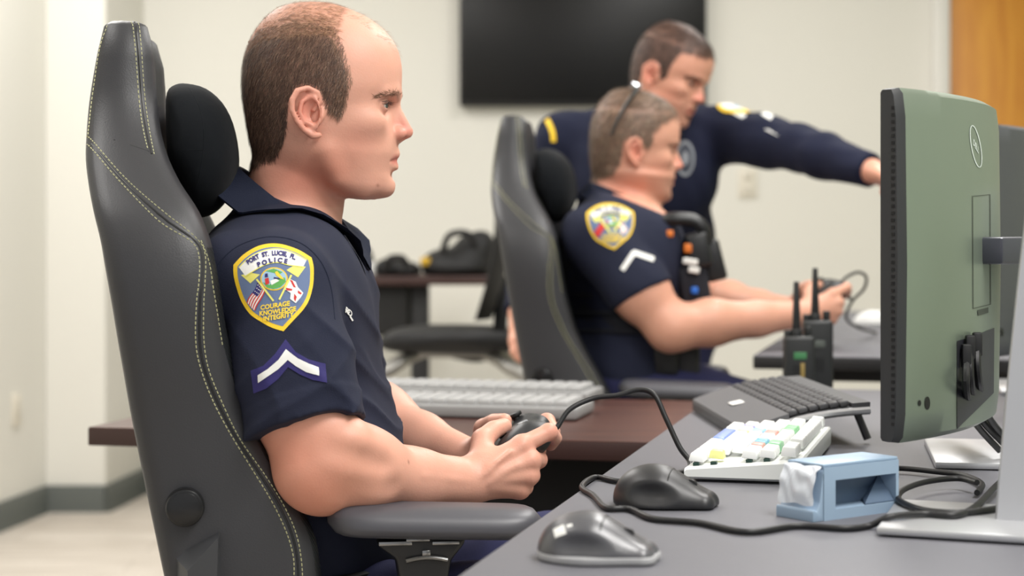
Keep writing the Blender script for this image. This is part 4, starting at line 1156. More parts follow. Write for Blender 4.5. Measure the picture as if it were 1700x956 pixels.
for k in (-1, 1):
    a = an2[k]; P, F = sdf_mesh([cone(a+np.array([0, 0, .06]), a+np.array([0, 0, -.02]), .054, .052, .02), cone(a+np.array([.01, 0, -.05]), a+np.array([.17, k*.02, -.058]), .045, .036, .03), half(np.array([0, 0, .003]), (0, 0, -1)), half(a+np.array([0, 0, .09]), (0, 0, 1))], .006)
    obj_np('boot', P, F, BOOT, p2)
# sunglasses on his head
sg = thing('sunglasses', Vector(fr2.w(560, 10)), 'sunglasses resting on the brown hair of the seated person in the vest', 'glasses')
mb = MB()
for l in (-1, 1): mb.tube([fr2.w(530, 0, l*60), fr2.w(512, 24, l*98), fr2.w(488, 62, l*112), fr2.w(466, 110, l*116), fr2.w(452, 150, l*110)], .0028, 8, rs=(.0045, .003))
mb.tube([fr2.w(530, 0, -60), fr2.w(536, -8, -30), fr2.w(538, -10, 0), fr2.w(536, -8, 30), fr2.w(530, 0, 60)], .004, 8)
mb.build('frame', GEAR, sg)
for l in (-1, 1):
    mb = MB(); rings = []
    for i in range(9):
        u = i/8; lat = l*(10+58*u); sag = 5*math.sin(math.pi*u)
        ht = 17*(math.sin(math.pi*(.12+.76*u)))**.5
        c = np.array([530-8*u*u, -11+12*u*u])
        rings.append([fr2.w(c[0]+a_*ht*.95+n_*2, c[1]+a_*ht*.35-sag*.3-n_*3, lat) for a_, n_ in ((-1, 0), (-.5, .5), (0, .7), (.5, .5), (1, 0), (.5, -.2), (0, 0), (-.5, -.2))])
    mb.loft(rings); mb.build('lens', mat('mirror_lens', (210, 214, 220), .12, .9), sg)

# ---- the standing officer
Y3 = 4.38
def v3(px, py, Y=Y3): return np.array(W(px, py, Y))
fr3 = Frame(v3(1106, 130, 4.25), S1, math.radians(-30), math.radians(20), math.radians(-4))
p3 = thing('person', (v3(1080, 600, 4.6)[0], 4.62, 0), 'standing person in navy long-sleeved uniform leaning over and pointing at the screen with one arm', 'person')
HP3 = [(400, 300), (440, 272), (466, 264), (481, 242), (488, 212), (491, 172), (503, 150), (522, 146), (541, 153), (552, 172), (560, 200), (574, 188), (580, 140), (590, 100), (612, 88), (655, 88), (668, 60), (610, 0), (530, -15), (440, -5), (385, 80), (385, 200)]
sh3r, el3r, wr3r = v3(935, 232, 4.47), v3(888, 390, 4.52), v3(862, 520, 4.36)
sh3l, el3l, wr3l = v3(1203, 222, 4.36), v3(1328, 246, 4.13), v3(1448, 284, 3.90)
lat3 = (sh3l-sh3r)/np.linalg.norm(sh3l-sh3r); fw3 = np.array([lat3[1], -lat3[0], 0]); fw3 /= np.linalg.norm(fw3)
Rt = np.stack([fw3, np.cross([0, 0, 1], fw3), [0, 0, 1]], 1)
neck3 = [cone(v3(1092, 150, 4.30), v3(1070, 215, 4.40), .056, .060, .03)]
def torso3():
    L = [ell(v3(1070, 285, 4.40), [.115, .175, .16], Rt, .05), ell(v3(1078, 400, 4.50), [.115, .155, .20], Rt, .06), ell(v3(1082, 520, 4.62), [.12, .17, .15], Rt, .06)]
    for s_ in (sh3r, sh3l): L.append(cone(v3(1070, 215, 4.41), s_, .055, .058, .04))
    return L
hd3 = (wr3l-el3l)/np.linalg.norm(wr3l-el3l); up3 = np.array([.1, .3, .95]); sd3 = np.cross(up3, hd3); sd3 /= np.linalg.norm(sd3); up3 = np.cross(hd3, sd3)
def hpt(f, s_, u): return wr3l+hd3*f+sd3*s_+up3*u
mc3 = [hpt(.085, .028-.019*i, .004-.002*i*i*.5) for i in range(4)]
fg3 = [[mc3[0], hpt(.128, .030, .0), hpt(.152, .031, -.006), hpt(.172, .031, -.012)]]+[[mc3[i], hpt(.112-.004*i, .026-.018*i, -.016), hpt(.098-.004*i, .024-.016*i, -.036), hpt(.080, .022-.014*i, -.030)] for i in (1, 2, 3)]
hand3l = hand_prims(wr3l, mc3, fg3, [hpt(.03, .030, -.012), hpt(.062, .042, -.018), hpt(.086, .034, -.022), hpt(.100, .022, -.026)], .018)
dn = (wr3r-el3r)/np.linalg.norm(wr3r-el3r); sr = np.array([0, 1, 0.]); fr_ = np.cross(sr, dn)
def hpr(f, s_, u): return wr3r+dn*f+sr*s_+fr_*u
mcr = [hpr(.085, -.028+.019*i, 0) for i in range(4)]
hand3r = hand_prims(wr3r, mcr, [[mcr[i], hpr(.115, -.028+.018*i, -.008), hpr(.13, -.026+.017*i, -.024), hpr(.135, -.024+.016*i, -.04)] for i in range(4)], [hpr(.03, -.03, -.01), hpr(.06, -.042, -.02), hpr(.085, -.04, -.028), hpr(.10, -.035, -.034)], .018)
hp3 = {-1: v3(1050, 530, 4.64), 1: v3(1115, 530, 4.60)}
kn3 = {k: np.array([hp3[k][0]+k*.03, 4.62-.03, .50]) for k in (-1, 1)}; an3 = {k: np.array([hp3[k][0]+k*.05, 4.66, .10]) for k in (-1, 1)}
def legs3(o=0):
    L = []
    for k in (-1, 1): L += [cone(hp3[k], kn3[k], .09+o, .065+o, .04), cone(kn3[k], an3[k], .062+o, .045+o, .02)]
    return L
def arm3(s_, e_, w_r, o=0): return [cone(s_, s_*.4+e_*.6, .057+o, .050+o, .03), cone(s_*.5+e_*.5, e_, .050+o, .043+o, .02), cone(e_, e_*.65+w_r*.35, .043+o, .041+o, .02), cone(e_*.65+w_r*.35, w_r, .041+o, .027+o, .02)]
P, F = sdf_mesh(head_prims(fr3, 1.0, 1.03, 0, 1)+neck3+torso3()+arm3(sh3r, el3r, wr3r)+arm3(sh3l, el3l, wr3l)+hand3l+hand3r+legs3(-.014), .0032)
T = head_tint(fr3, P, skin_base(P, (214, 156, 132)), [(HP3, .8, (66, 52, 46))], beard=.2)
obj_np('body', P, F, SKIN, p3, tint=T); N_ = normals_np(P, F)
dk3 = [(66, 50, 44), (50, 38, 34), (84, 64, 54), (40, 32, 30)]
V_, F_, T_ = strands(fr3, P, F, N_, [(HP3, 9000, 18, dk3, lambda q: np.stack([np.where(q[:, 1] < 70, .6, -.2), 0*q[:, 0], np.where(q[:, 1] < 70, .2, -1)], 1), .28, 1.1, (0, 200)),
    ([(626, 165), (646, 156), (663, 153), (668, 160), (648, 165), (630, 170)], 300, 9, dk3, lambda q: np.stack([-1+0*q[:, 0], 0*q[:, 0], .25+0*q[:, 0]], 1), .15, .9, (12, 80))], 6)
obj_np('hair', V_, F_, HAIRM, p3, tint=T_, smooth=False); eyes(fr3, p3, (70, 60, 50))
fold3 = Pr(lambda P: .0018*np.sin(P[:, 0]*80+P[:, 2]*45+P[:, 1]*30)*np.sin(P[:, 1]*45+P[:, 2]*35), v3(1070, 300), 1.2, 0, 'w')
cuffs = []
for e_, w_r in ((el3r, wr3r), (el3l, wr3l)):
    n_ = (w_r-e_)/np.linalg.norm(w_r-e_); cuffs.append((w_r+n_*.0, n_))
def lsleeve(s_, e_, w_r):
    L = [c.fn for c in arm3(s_, e_, w_r, .010)]; n_ = (w_r-e_)/np.linalg.norm(w_r-e_); h = w_r-n_*.004
    def g(P):
        d = L[0](P)
        for f in L[1:]: d = smin(d, f(P), .02)
        return np.maximum(d, (P-h)@n_)
    c = (s_+w_r)/2; return Pr(g, c, np.linalg.norm(s_-w_r)/2+.09, .02)
P, F = sdf_mesh(infl(torso3(), .009)+infl(neck3, .007)+[half(v3(1082, 172, 4.34), (-.06, -.30, .95), .01), lsleeve(sh3r, el3r, wr3r), lsleeve(sh3l, el3l, wr3l), fold3, half(v3(1082, 560, 4.62), (0, 0, -1))], .0048, smooth=2)
s3 = obj_np('uniform_shirt', P, F, mat('navy_uniform', (28, 32, 52), .85, bump=.25, bscale=700, spec=.2, var=.06, vscale=15), p3)
B3 = bvh_of(s3)
D = Decal(B3, .0008); g3 = lambda x, y: (1222+(x-455)*.42, 176+(y-476)*.16+(x-455)*.06)
bl = [(1188, 170), (1204, 163), (1240, 166), (1264, 181), (1232, 186), (1202, 184)]
D.poly(bl, 1, 2, 6); D.stroke(cub(bl+bl[:1], 4), 6, 3, 0); D.poly([(1216, 172), (1236, 172), (1240, 180), (1218, 181)], 2, 7, 6); D.build('shoulder_patch', PM, s3)
D = Decal(B3, .0008); g3r = lambda x, y: (905+(x-455)*.16+(y-476)*.05, 212+(y-476)*.30)
D.stroke(cub([(909, 200), (914, 210), (918, 222), (919, 234)], 5), 8, 1, 0); D.build('shoulder_patch', PM, s3)
D = Decal(B3, .0008); D.stroke([(1266, 188), (1280, 196)], 8, 2, 2); D.build('rank_chevron', PM, s3)
D = Decal(B3, .0008); el_ = lambda rx, ry: [(1137+rx*math.cos(t), 263+ry*math.sin(t)) for t in np.linspace(0, 2*math.pi, 24, False)]
D.poly(el_(16, 30), 1, 0); D.poly(el_(12, 24), 2, 1); D.poly(el_(6, 11), 3, 0)
D.build('chest_badge', [mat('badge_grey_thread', (132, 136, 142), .7), mat('badge_dark', (52, 56, 68), .7)], s3)
collar_mesh('collar', W(1044, 150, 4.46), W(1118, 205, 4.27), .068, s3, right=Vector((.75, .6, 0)).normalized())
P, F = sdf_mesh([ell(v3(1082, 545, 4.62), [.128, .178, .10], Rt, .05)]+legs3(.006)+[half(np.array([0, 0, .09]), (0, 0, -1))], .006, smooth=2)
obj_np('trousers', P, F, TROU, p3)
mb = MB(); c = v3(1082, 535, 4.62); mb.loft([[tuple(c+Rt@np.array([math.cos(t)*(.128+r), math.sin(t)*(.178+r), z_])) for t in np.linspace(0, 2*math.pi, 40, False)] for r, z_ in ((0, -.022), (.008, -.02), (.008, .02), (0, .022))])
mb.build('duty_belt', BLACK, p3)
for k in (-1, 1):
    a = an3[k]; P, F = sdf_mesh([cone(a+np.array([0, 0, .06]), a+np.array([0, 0, -.02]), .054, .052, .02), cone(a+np.array([0, -.01, -.05]), a+np.array([k*.03, -.17, -.058]), .045, .036, .03), half(np.array([0, 0, .003]), (0, 0, -1)), half(a+np.array([0, 0, .09]), (0, 0, 1))], .006)
    obj_np('boot', P, F, BOOT, p3)
# ---------------------------------------------------------------- things on the desks
def frameR(f, z=Vector((0, 0, 1))):
    f = Vector(f).normalized(); s_ = Vector(z).cross(f).normalized(); u = f.cross(s_)
    return Matrix((f, s_, u)).transposed()
# ---- curved monitor seen from behind
MONB = mat('monitor_back_green_grey', (134, 146, 132), .34, .5, spec=.5); MONE = mat('monitor_edge_black', (46, 47, 49), .5); SCRM = mat('monitor_screen', (10, 10, 12), .2)
SILV = mat('silver_stand', (196, 197, 200), .34, .55); DKM = mat('monitor_dark_plastic', (44, 45, 50), .4)
def make_monitor():
    t = thing('monitor', (.655, 2.2, DZ), 'curved monitor with a greenish grey back on the foreground desk', 'monitor')
    Wd, R0, th0 = .56, .66, math.radians(44); zb_, zt_ = .832, 1.197; N = 60
    X, Y = .3836, 1.856; rings = []; fr_rings = []; ds = Wd/N; C = []
    for i in range(N+1):
        s_ = i*ds; th_ = th0-s_/R0; d = Vector((math.sin(th_), math.cos(th_), 0)); nrm = Vector((d.y, -d.x, 0))
        C.append((Vector((X, Y, 0)), d, nrm)); X += d.x*ds; Y += d.y*ds
    for i, (p, d, nrm) in enumerate(C):
        u = i/N; e = min(1, min(u, 1-u)/.012); b = .0165*(.75+.25*e)+.012*max(0, math.sin(math.pi*u))**.8
        a = -.004
        zc = (zb_+zt_)/2; hh = (zt_-zb_)/2-.002*(1-e)
        sec = [(a, -hh), (b*.55, -hh), (b-.003, -hh+.006), (b, -hh+.03), (b+.002, 0), (b, hh-.03), (b-.003, hh-.006), (b*.55, hh), (a, hh), (a-.002, hh-.003), (a-.002, -hh+.003)]
        rings.append([p+nrm*q+Vector((0, 0, zc+w)) for q, w in sec])
    mb = MB(); mb.loft(rings); n = 11; k = 0
    for i in range(N):
        for j in range(n): mb.m[k] = 1 if (j in (0, 7, 8, 9, 10) or i < 1) else 0; k += 1
    mb.m[-2] = mb.m[-1] = 1
    case = mb.build('casing', [MONB, MONE], t)
    mb = MB(); mb.loft([[p-nrm*.0062+Vector((0, 0, z)) for z in (zb_+.012, zt_-.008)]+[p-nrm*.0078+Vector((0, 0, z)) for z in (zt_-.008, zb_+.012)] for p, d, nrm in C[1:-1]]); mb.build('screen', SCRM, t)
    B = bvh_of(case)
    # side vents on the near edge
    p, d, nrm = C[0]; mb = MB(); R = frameR(d)
    for i in range(46):
        z = zb_+.02+i*.0072; mb.box(p+nrm*.009+d*(-.0002)+Vector((0, 0, z)), (.0012, .0035, .0034), R, 0)
    v = mb.build('side_vents', mat('vent_shadow_black', (14, 14, 15), .7), case); v['kind'] = 'stuff'
    # round emblem, mount plate outline, port recess darkness painted as a flat patch
    D = Decal(B, .0003)
    ring = [(1619.5+7.4*math.cos(t_)+8.0*math.sin(t_)*.78, 243+34.5*math.sin(t_)-1.5*math.cos(t_)) for t_ in np.linspace(0, 2*math.pi, 40, False)]
    D.stroke(ring, 1.5, 1, 0, True)
    D.text('DELL', lambda x, y: (1619+x*4.2+y*1.2, 247+x*7.0-y*13), 1, 0, .03)
    D.build('emblem', mat('emblem_silver', (206, 216, 210), .35), case)
    D = Decal(B, .0003); D.stroke([(1614, 326), (1643, 323), (1644, 505), (1615, 512)], 1.1, 1, 0, True)
    D.poly([(1622, 515), (1640, 510), (1640, 519), (1623, 524)], 1, 0); D.build('mount_outline', mat('groove_dark', (62, 68, 60), .6), case)
    D = Decal(B, .0003); D.poly([(1588, 566), (1615, 558), (1650, 544), (1649, 652), (1588, 712)], 1, 0); D.build('painted_port_recess', DKM, case)
    D = Decal(B, .0003)
    for cx, rx, ry in ((1539, 4.5, 11), (1526, 2.6, 5)): D.poly([(cx+rx*math.cos(a), 669+ry*math.sin(a)) for a in np.linspace(0, 6.28, 14, False)], 1, 0)
    D.build('lock_slot', mat('slot_black', (12, 12, 13), .5), case)
    h, hn = hit(B, 1633, 416); col = Vector((.668, 2.175, 0))
    f = (col-h); f.z = 0; L = f.length; R = frameR(f)
    MB().box((h+Vector((col.x, col.y, h.z)))/2+Vector((0, 0, 0)), (L+.01, .05, .030), R, .004).build('mount_arm', mat('mount_arm_grey', (74, 75, 84), .35, .3), t)
    e1 = Vector((.044, .25, 0)); e1.normalize(); e2 = Vector((e1.y, -e1.x, 0)); c0 = Vector((.496, 2.12, 0))
    mb = MB(); mb.prism([Vector((q.x, q.y, DZ+.001)) for q in (c0, c0+e1*.25, c0+e1*.25+e2*.28, c0+e2*.28)], Vector((0, 0, .008)), 0, .0025); mb.build('stand_base', SILV, t)
    mb = MB(); mb.box((col.x+.004, col.y, (DZ+.009+1.10)/2), (.022, .07, 1.10-DZ-.009), R, .006); mb.build('stand_column', SILV, t)
    # cables dropping from the ports
    for k, pts in enumerate(([(1600, 585), (1602, 640), (1625, 690), (1665, 735)], [(1612, 580), (1614, 630), (1640, 690), (1680, 740)], [(1594, 600), (1594, 650), (1618, 700), (1660, 748)])):
        P_ = []
        for i, (x, y) in enumerate(pts):
            q, nn = hit(B, x, y) if i < 2 else (None, None)
            P_.append(q+nn*(.007) if q else W(x, y, 2.07+.03*i))
        MB().tube(P_, .0042, 8).build('video_cable', mat('cable_black', (22, 22, 24), .5), t)
        mb = MB(); q = P_[0]; mb.box(q+Vector((0, 0, .006)), (.010, .009, .026), None, .002).build('cable_plug', mat('cable_black', (22, 22, 24), .5), t)
    return t
mon = make_monitor()
mon2 = dup(mon, mon.location+Vector((.335, .95, .0)), 0, 'monitor at the right edge of the picture, mostly hidden behind the greenish one')
for c_ in mon2.children:
    if c_.name.startswith(('casing', 'screen')): c_.location.z += .02
    if c_.name.startswith('casing'):
        c_.data = c_.data.copy(); c_.data.materials[0] = mat('monitor_back_dark_grey', (76, 78, 82), .45)
# ---- silver stand nearest the camera
st = thing('monitor_stand', (.5, 1.7, DZ), 'silver stand with a flat base plate at the right edge, nearest the camera', 'stand')
c0 = Vector((.333, 1.653, 0)); e1 = Vector((.056, .176, 0)); e2 = Vector((.122, -.048, 0)).normalized()*.27
mb = MB(); mb.prism([Vector((q.x, q.y, DZ+.002)) for q in (c0, c0+e1, c0+e1+e2, c0+e2)], Vector((0, 0, .007)), 0, .0025); mb.build('stand_base', SILV, st)
mb = MB(); mb.prism([Vector((q.x, q.y, DZ)) for q in [c0+e1*.04+e2*.04, c0+e1*.96+e2*.04, c0+e1*.96+e2*.96, c0+e1*.04+e2*.96]], Vector((0, 0, .0025)), 0); mb.build('rubber_foot', DKM, st)
q0 = Wz(1651, 862, DZ+.009); rings = []
for t_ in np.linspace(0, 1, 16):
    z = DZ+.008+.40*t_; x = q0.x+.034*t_+.012*t_*t_; y = q0.y+.012*t_
    ex = e2.normalized(); ey = Vector((-ex.y, ex.x, 0)); w, dth = .072, .017
    rings.append([Vector((x, y, z))+ex*(a*w)+ey*(b*dth) for a, b in ((.03, 0), (.97, 0), (1, .2), (1, .8), (.97, 1), (.03, 1), (0, .8), (0, .2))])
mb = MB(); mb.loft(rings); mb.build('column', SILV, st)
# ---- white keyboard with coloured keycaps
KW = mat('keyboard_white_case', (240, 243, 240), .4); KC = mat('keycap_white', (250, 252, 250), .35)
kb = Vector((.192, 2.017, DZ)); kl = Vector((.259, .966, 0)).normalized(); ks = Vector((kl.y, -kl.x, 0))
kbt = thing('keyboard', kb+kl*.178+ks*.065, 'compact white keyboard with scattered coloured keycaps on the foreground desk', 'keyboard')
LK, DKp = .358, .131
mb = MB(); secs = []
for t_ in (0, .012, .5, .988, 1):
    k = .003 if t_ in (0, 1) else 0
    secs.append([kb+kl*(LK*t_)+ks*(DKp*u)+Vector((0, 0, z)) for u, z in ((.02, .003+k), (.98, .003+k), (1, .006+k), (1, .026-k), (.985, .028-k), (.02, .0165-k), (0, .0145-k), (0, .005+k))])
mb.loft(secs); kcase = mb.build('case', KW, kbt)
spots = [((1184, 752), (236, 236, 120), 15), ((1207, 724), (88, 120, 214), 12), ((1219, 735), (200, 110, 206), 10), ((1238, 718), (232, 236, 130), 9), ((1249, 708), (126, 124, 220), 9), ((1264, 715), (130, 200, 236), 10), ((1280, 717), (236, 140, 130), 9),
         ((1311, 709), (96, 190, 110), 12), ((1261, 739), (240, 150, 140), 10), ((1266, 731), (90, 180, 214), 8), ((1284, 732), (120, 206, 140), 8), ((1204, 751), (236, 236, 150), 9)]
slope = math.atan((.028-.0165)/DKp); Rk = Matrix((kl, ks*math.cos(slope)+Vector((0, 0, math.sin(slope))), Vector((0, 0, math.cos(slope)))-ks*math.sin(slope))).transposed()
_km = {}
def keymesh(w, d, h, m, key, top=.80):
    if key in _km: return _km[key]
    mb = MB(); mb.box((0, 0, h/2), (w, d, h), None, .0016, 2, taper=top); o = mb.build('keycap', m); _km[key] = o.data; bpy.data.objects.remove(o); return _km[key]
ROWS = [[1.25, 1.25, 1.25, 6.25, 1.25, 1.25, 1.25, 1.25, None, 1, 1, 1], [2.25]+[1]*10+[2.75, None, 0, 1, 0], [1.75]+[1]*11+[2.25, None, 0, 0, 0], [1.5]+[1]*12+[1.5, None, 1, 1, 1], [1]*13+[2, None, 1, 1, 1], [1, 0]+[1]*12+[0, None, 1, 1, 1]]
pit = .0190
for r, row in enumerate(ROWS):
    x = 0
    for w in row:
        if w is None: x += .25; continue
        if w == 0: x += 1; continue
        cx_k = LK-.006-(x+w/2)*pit; x += w
        u = .0125+r*.0197+(.004 if r == 5 else 0); pos = kb+kl*cx_k+ks*u+Vector((0, 0, .0165+u*math.tan(slope)+.004))
        ppx = HX+FPX*pos.x/pos.y; ppy = HY+FPX*(EYE-pos.z-.008)/pos.y; col = None
        for (sx, sy), rgb, rad in spots:
            if ((ppx-sx)/rad)**2+((ppy-sy)/(rad*.62))**2 < .62: col = tuple(int(v*.7+75) for v in rgb)
        m = KC if col is None else mat('keycap_%d_%d_%d' % col, col, .35)
        me = keymesh(w*pit-.0012, .0178, .0095+(.0015 if r == 5 else 0), m, ('w', w, col, r == 5))
        o = bpy.data.objects.new('keycap', me); COL.objects.link(o); o.parent = kbt; o.location = pos-kbt.location; o.rotation_euler = Rk.to_euler()
for r in (0, 1, 3, 4):
    u = .0125+r*.0197; mb = MB()
    mb.box(kb+kl*.010+ks*u+Vector((0, 0, .0165+u*math.tan(slope)+.0015)), (.009, .007, .004), Rk, .0005)
    mb.build('switch', mat('switch_dark_green', (44, 70, 62), .4), kbt)
# ---- black ergonomic keyboard
KB = mat('keyboard_black_plastic', (58, 58, 61), .48); KBK = mat('keycap_charcoal', (66, 66, 69), .5)
A_, B_, C_ = Vector((.28, 2.80, .775)), Vector((.44, 2.77, .815)), Vector((.465, 2.345, .815)); D_ = A_+(C_-B_)
kt = thing('keyboard', ((A_+C_)/2).to_2d().to_3d()+Vector((0, 0, DZ)), 'black raised keyboard with a wide palm rest near the handheld radios', 'keyboard')
def kp(u, v, h=0):                                   # u from palm rest to back, v along the rows
    return A_.lerp(B_, u)+(C_-B_)*v+Vector((0, 0, h+.008*math.sin(math.pi*u)))
def slabuv(u0, u1, h0, h1, m, name, nn=8):
    rings = []
    for i in range(nn+1):
        u = u0+(u1-u0)*i/nn
        rings.append([kp(u, v, h0) for v in np.linspace(0, 1, 12)]+[kp(u, v, h1) for v in np.linspace(1, 0, 12)])
    mb = MB(); mb.loft(rings, cap=True); return mb.build(name, m, kt)
slabuv(0, 1, -.003, .008, KB, 'base'); slabuv(.0, .36, .008, .014, mat('palm_rest_grey', (92, 92, 95), .55), 'palm_rest'); slabuv(.86, 1.0, .008, .013, KBK, 'function_strip', 4)
ru = (B_-A_).normalized(); rv = (C_-B_).normalized(); Rq = Matrix((rv, ru, rv.cross(ru) if rv.cross(ru).z > 0 else -rv.cross(ru))).transposed()
if Rq.determinant() < 0: Rq = Matrix((-rv, ru, (-rv).cross(ru))).transposed()
for r in range(6):
    for c_ in range(16):
        me = keymesh(.0235, .0122, .007, KBK, 'b', .86)
        o = bpy.data.objects.new('keycap', me); COL.objects.link(o); o.parent = kt; o.location = kp(.405+r*.082, .04+c_*.0613, .009)-kt.location; o.rotation_euler = Rq.to_euler()
mb = MB(); mb.box(kp(.20, .45, .0150), (.035, .018, .0008), Rq, 0); mb.build('sticker', PWHITE, kt)
mb = MB(); mb.tube([kp(u, 1.004, .003) for u in np.linspace(.3, 1, 10)], .0045, 8); mb.build('rim', SILV, kt)
for v in (.06, .92):
    q = kp(.93, v, -.002); mb = MB(); mb.tube([(q.x+.002, q.y, q.z), (q.x+.016, q.y-.004, DZ+.006)], .0055, 8, smooth_n=0); mb.build('tilt_foot', KB, kt)
# ---- mice
def mouse(px, py, L, wd, hgt, head, top, rim, label, mat_side=None, sticker=False):
    c = Wz(px, py, DZ+.001); f = Vector((*head, 0)).normalized(); R = np.array(frameR(f))
    t = thing('computer_mouse', (c.x, c.y, DZ), label, 'computer mouse')
    g = lambda a, b, z: np.array((c.x, c.y, DZ))+R@np.array((a, b, z))
    L2, w2 = L/2, wd/2
    body = [ell(g(-L*.15, 0, .006), [L*.35, w2, hgt-.006], R, .01), cone(g(0, -w2*.35, .008), g(L*.40, -w2*.42, .004), .017, .010, .03), cone(g(0, w2*.35, .008), g(L*.40, w2*.42, .004), .017, .010, .03), half(g(0, 0, .006 if rim else .0012), (0, 0, -1), .002),
            ell(g(-.004, -w2*1.25, hgt*.45), [L*.33, w2*.42, hgt*.30], R, .006, 's'), ell(g(-.004, w2*1.25, hgt*.45), [L*.33, w2*.42, hgt*.30], R, .006, 's')]
    P, F = sdf_mesh(body, .0011, smooth=2); sh_ = obj_np('shell', P, F, top, t); MBv = bvh_of(sh_)
    if rim:
        P, F = sdf_mesh([ell(g(-L*.15, 0, .006), [L*.355, w2*1.02, hgt-.006], R, .01), cone(g(0, -w2*.35, .008), g(L*.40, -w2*.42, .004), .0178, .0108, .03), cone(g(0, w2*.35, .008), g(L*.40, w2*.42, .004), .0178, .0108, .03), half(g(0, 0, .0075), (0, 0, 1)), half(g(0, 0, .001), (0, 0, -1))], .0011)
        obj_np('rim', P, F, rim, t)
    def dn(a, b):
        p, n_, _, _ = MBv.ray_cast(Vector(g(a, b, .1)), Vector((0, 0, -1))); return (p, n_) if p else (Vector(g(a, b, hgt*.5)), Vector((0, 0, 1)))
    mb = MB()
    for line in ([(L*.08, b) for b in np.linspace(-w2*.72, w2*.72, 14)], [(a, 0) for a in np.linspace(L*.08, L*.44, 14)]):
        mb.tube([dn(*q)[0]-Vector((0, 0, .0002)) for q in line], .0007, 6, smooth_n=0)
    mb.build('button_seam', MATS['slot_black'], sh_)
    p, n_ = dn(L*.26, 0); mb = MB(); s_ = Vector(R[:, 1]); mb.cyl(p-s_*.003-Vector((0, 0, .0045)), p+s_*.003-Vector((0, 0, .0045)), .0065, .0065, 24); mb.build('scroll_wheel', MATS['cable_black'], t)
    if sticker:
        D = Decal(MBv, .0003); D.poly([(919, 879), (936, 871), (941, 886), (922, 893)], 1, 0, 5); D.poly([(941, 872), (950, 870), (951, 874), (942, 876)], 1, 0, 5); D.build('sticker', PWHITE, sh_)
    return t
mouse(1103, 838, .106, .066, .041, (.95, -.30), mat('mouse_black', (40, 40, 42), .42), None, 'matte black computer mouse beside the white keyboard')
mouse(990, 927, .102, .066, .039, (.965, -.26), mat('mouse_grey', (82, 82, 86), .32, spec=.6), mat('mouse_rim_silver', (170, 170, 172), .35), 'grey computer mouse with a white sticker, nearest the camera', sticker=True)
# ---- blue-grey holder with a recessed window
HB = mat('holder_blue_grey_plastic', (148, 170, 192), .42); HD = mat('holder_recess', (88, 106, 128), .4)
p0 = Wz(1368, 865, DZ); p1_ = Wz(1492, 848, DZ); fx_ = (p1_-p0); Lh = fx_.length; fx_.normalize(); fn_ = Vector((fx_.y, -fx_.x, 0)); Hh = .0515; dp = .05
ho = thing('tape_holder', p0+fx_*Lh*.4-fn_*dp/2, 'blue grey plastic desk holder with a recessed window and curved clear lip', 'holder')
P3 = lambda a, z, d=0: p0+fx_*a-fn_*d+Vector((0, 0, z))
mb = MB()
fr_o = [(0, 0), (Lh, 0), (Lh, Hh), (.006, Hh), (0, Hh*.86)]; fr_i = [(.016, .010), (Lh-.004, .010), (Lh-.004, Hh*.74), (.016, Hh*.74)]
# front frame round the recess
o8 = [(0, 0), (Lh, 0), (Lh, Hh), (0, Hh)]
for k in range(4):
    a, b_ = o8[k], o8[(k+1) % 4]; c_, d_ = fr_i[(k+1) % 4], fr_i[k]
    mb.prism([P3(*a), P3(*b_), P3(*c_), P3(*d_)], -fn_*.026, 0)
mb.prism([P3(*q, .024) for q in o8], -fn_*(dp-.024), 0, .002)
mb.box(P3(Lh/2, Hh+.0015, dp/2), (Lh, dp*.96, .003), frameR(fx_), .001)
mb.build('body', HB, ho)
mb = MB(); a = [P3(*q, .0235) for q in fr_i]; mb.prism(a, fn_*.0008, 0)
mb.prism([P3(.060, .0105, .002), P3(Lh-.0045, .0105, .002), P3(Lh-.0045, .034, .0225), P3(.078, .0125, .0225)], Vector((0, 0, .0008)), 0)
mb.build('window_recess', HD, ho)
arc_ = [(-.0005, .046), (-.010, .046), (-.020, .042), (-.030, .034), (-.037, .022), (-.040, .010), (-.043, .010), (-.044, 0), (-.0005, 0)]
mb = MB()
mb.prism([P3(a*.34, z, .0) for a, z in [(-.0005, .05), (-.004, .047), (-.008, .036), (-.016, .018), (-.028, .010), (-.040, .012), (-.044, .010), (-.044, 0), (-.0005, 0)]], -fn_*dp, 0, .001); mb.build('lip', HB, ho)
mb = MB(); V = []; nu, nv = 18, 14
for i in range(nu):
    for j in range(nv):
        t_ = i/(nu-1); ang = math.pi*.5*t_; a = (-.004-.036*math.sin(ang)**.9)*.34; z = .011+.037*math.cos(ang)**1.0+.004
        V.append(P3(a+.0010*math.sin(i*.9+j*1.1+2*math.sin(j*.7)), z+.0009*math.sin(j*.8-i*.6), .002+(dp-.004)*j/(nv-1)))
mb.add(V, [(i*nv+j, i*nv+j+1, (i+1)*nv+j+1, (i+1)*nv+j) for i in range(nu-1) for j in range(nv-1)], 0, True)
mb.build('clear_film', mat('clear_film', (232, 237, 244), .18, trans=.15, spec=.6), ho)
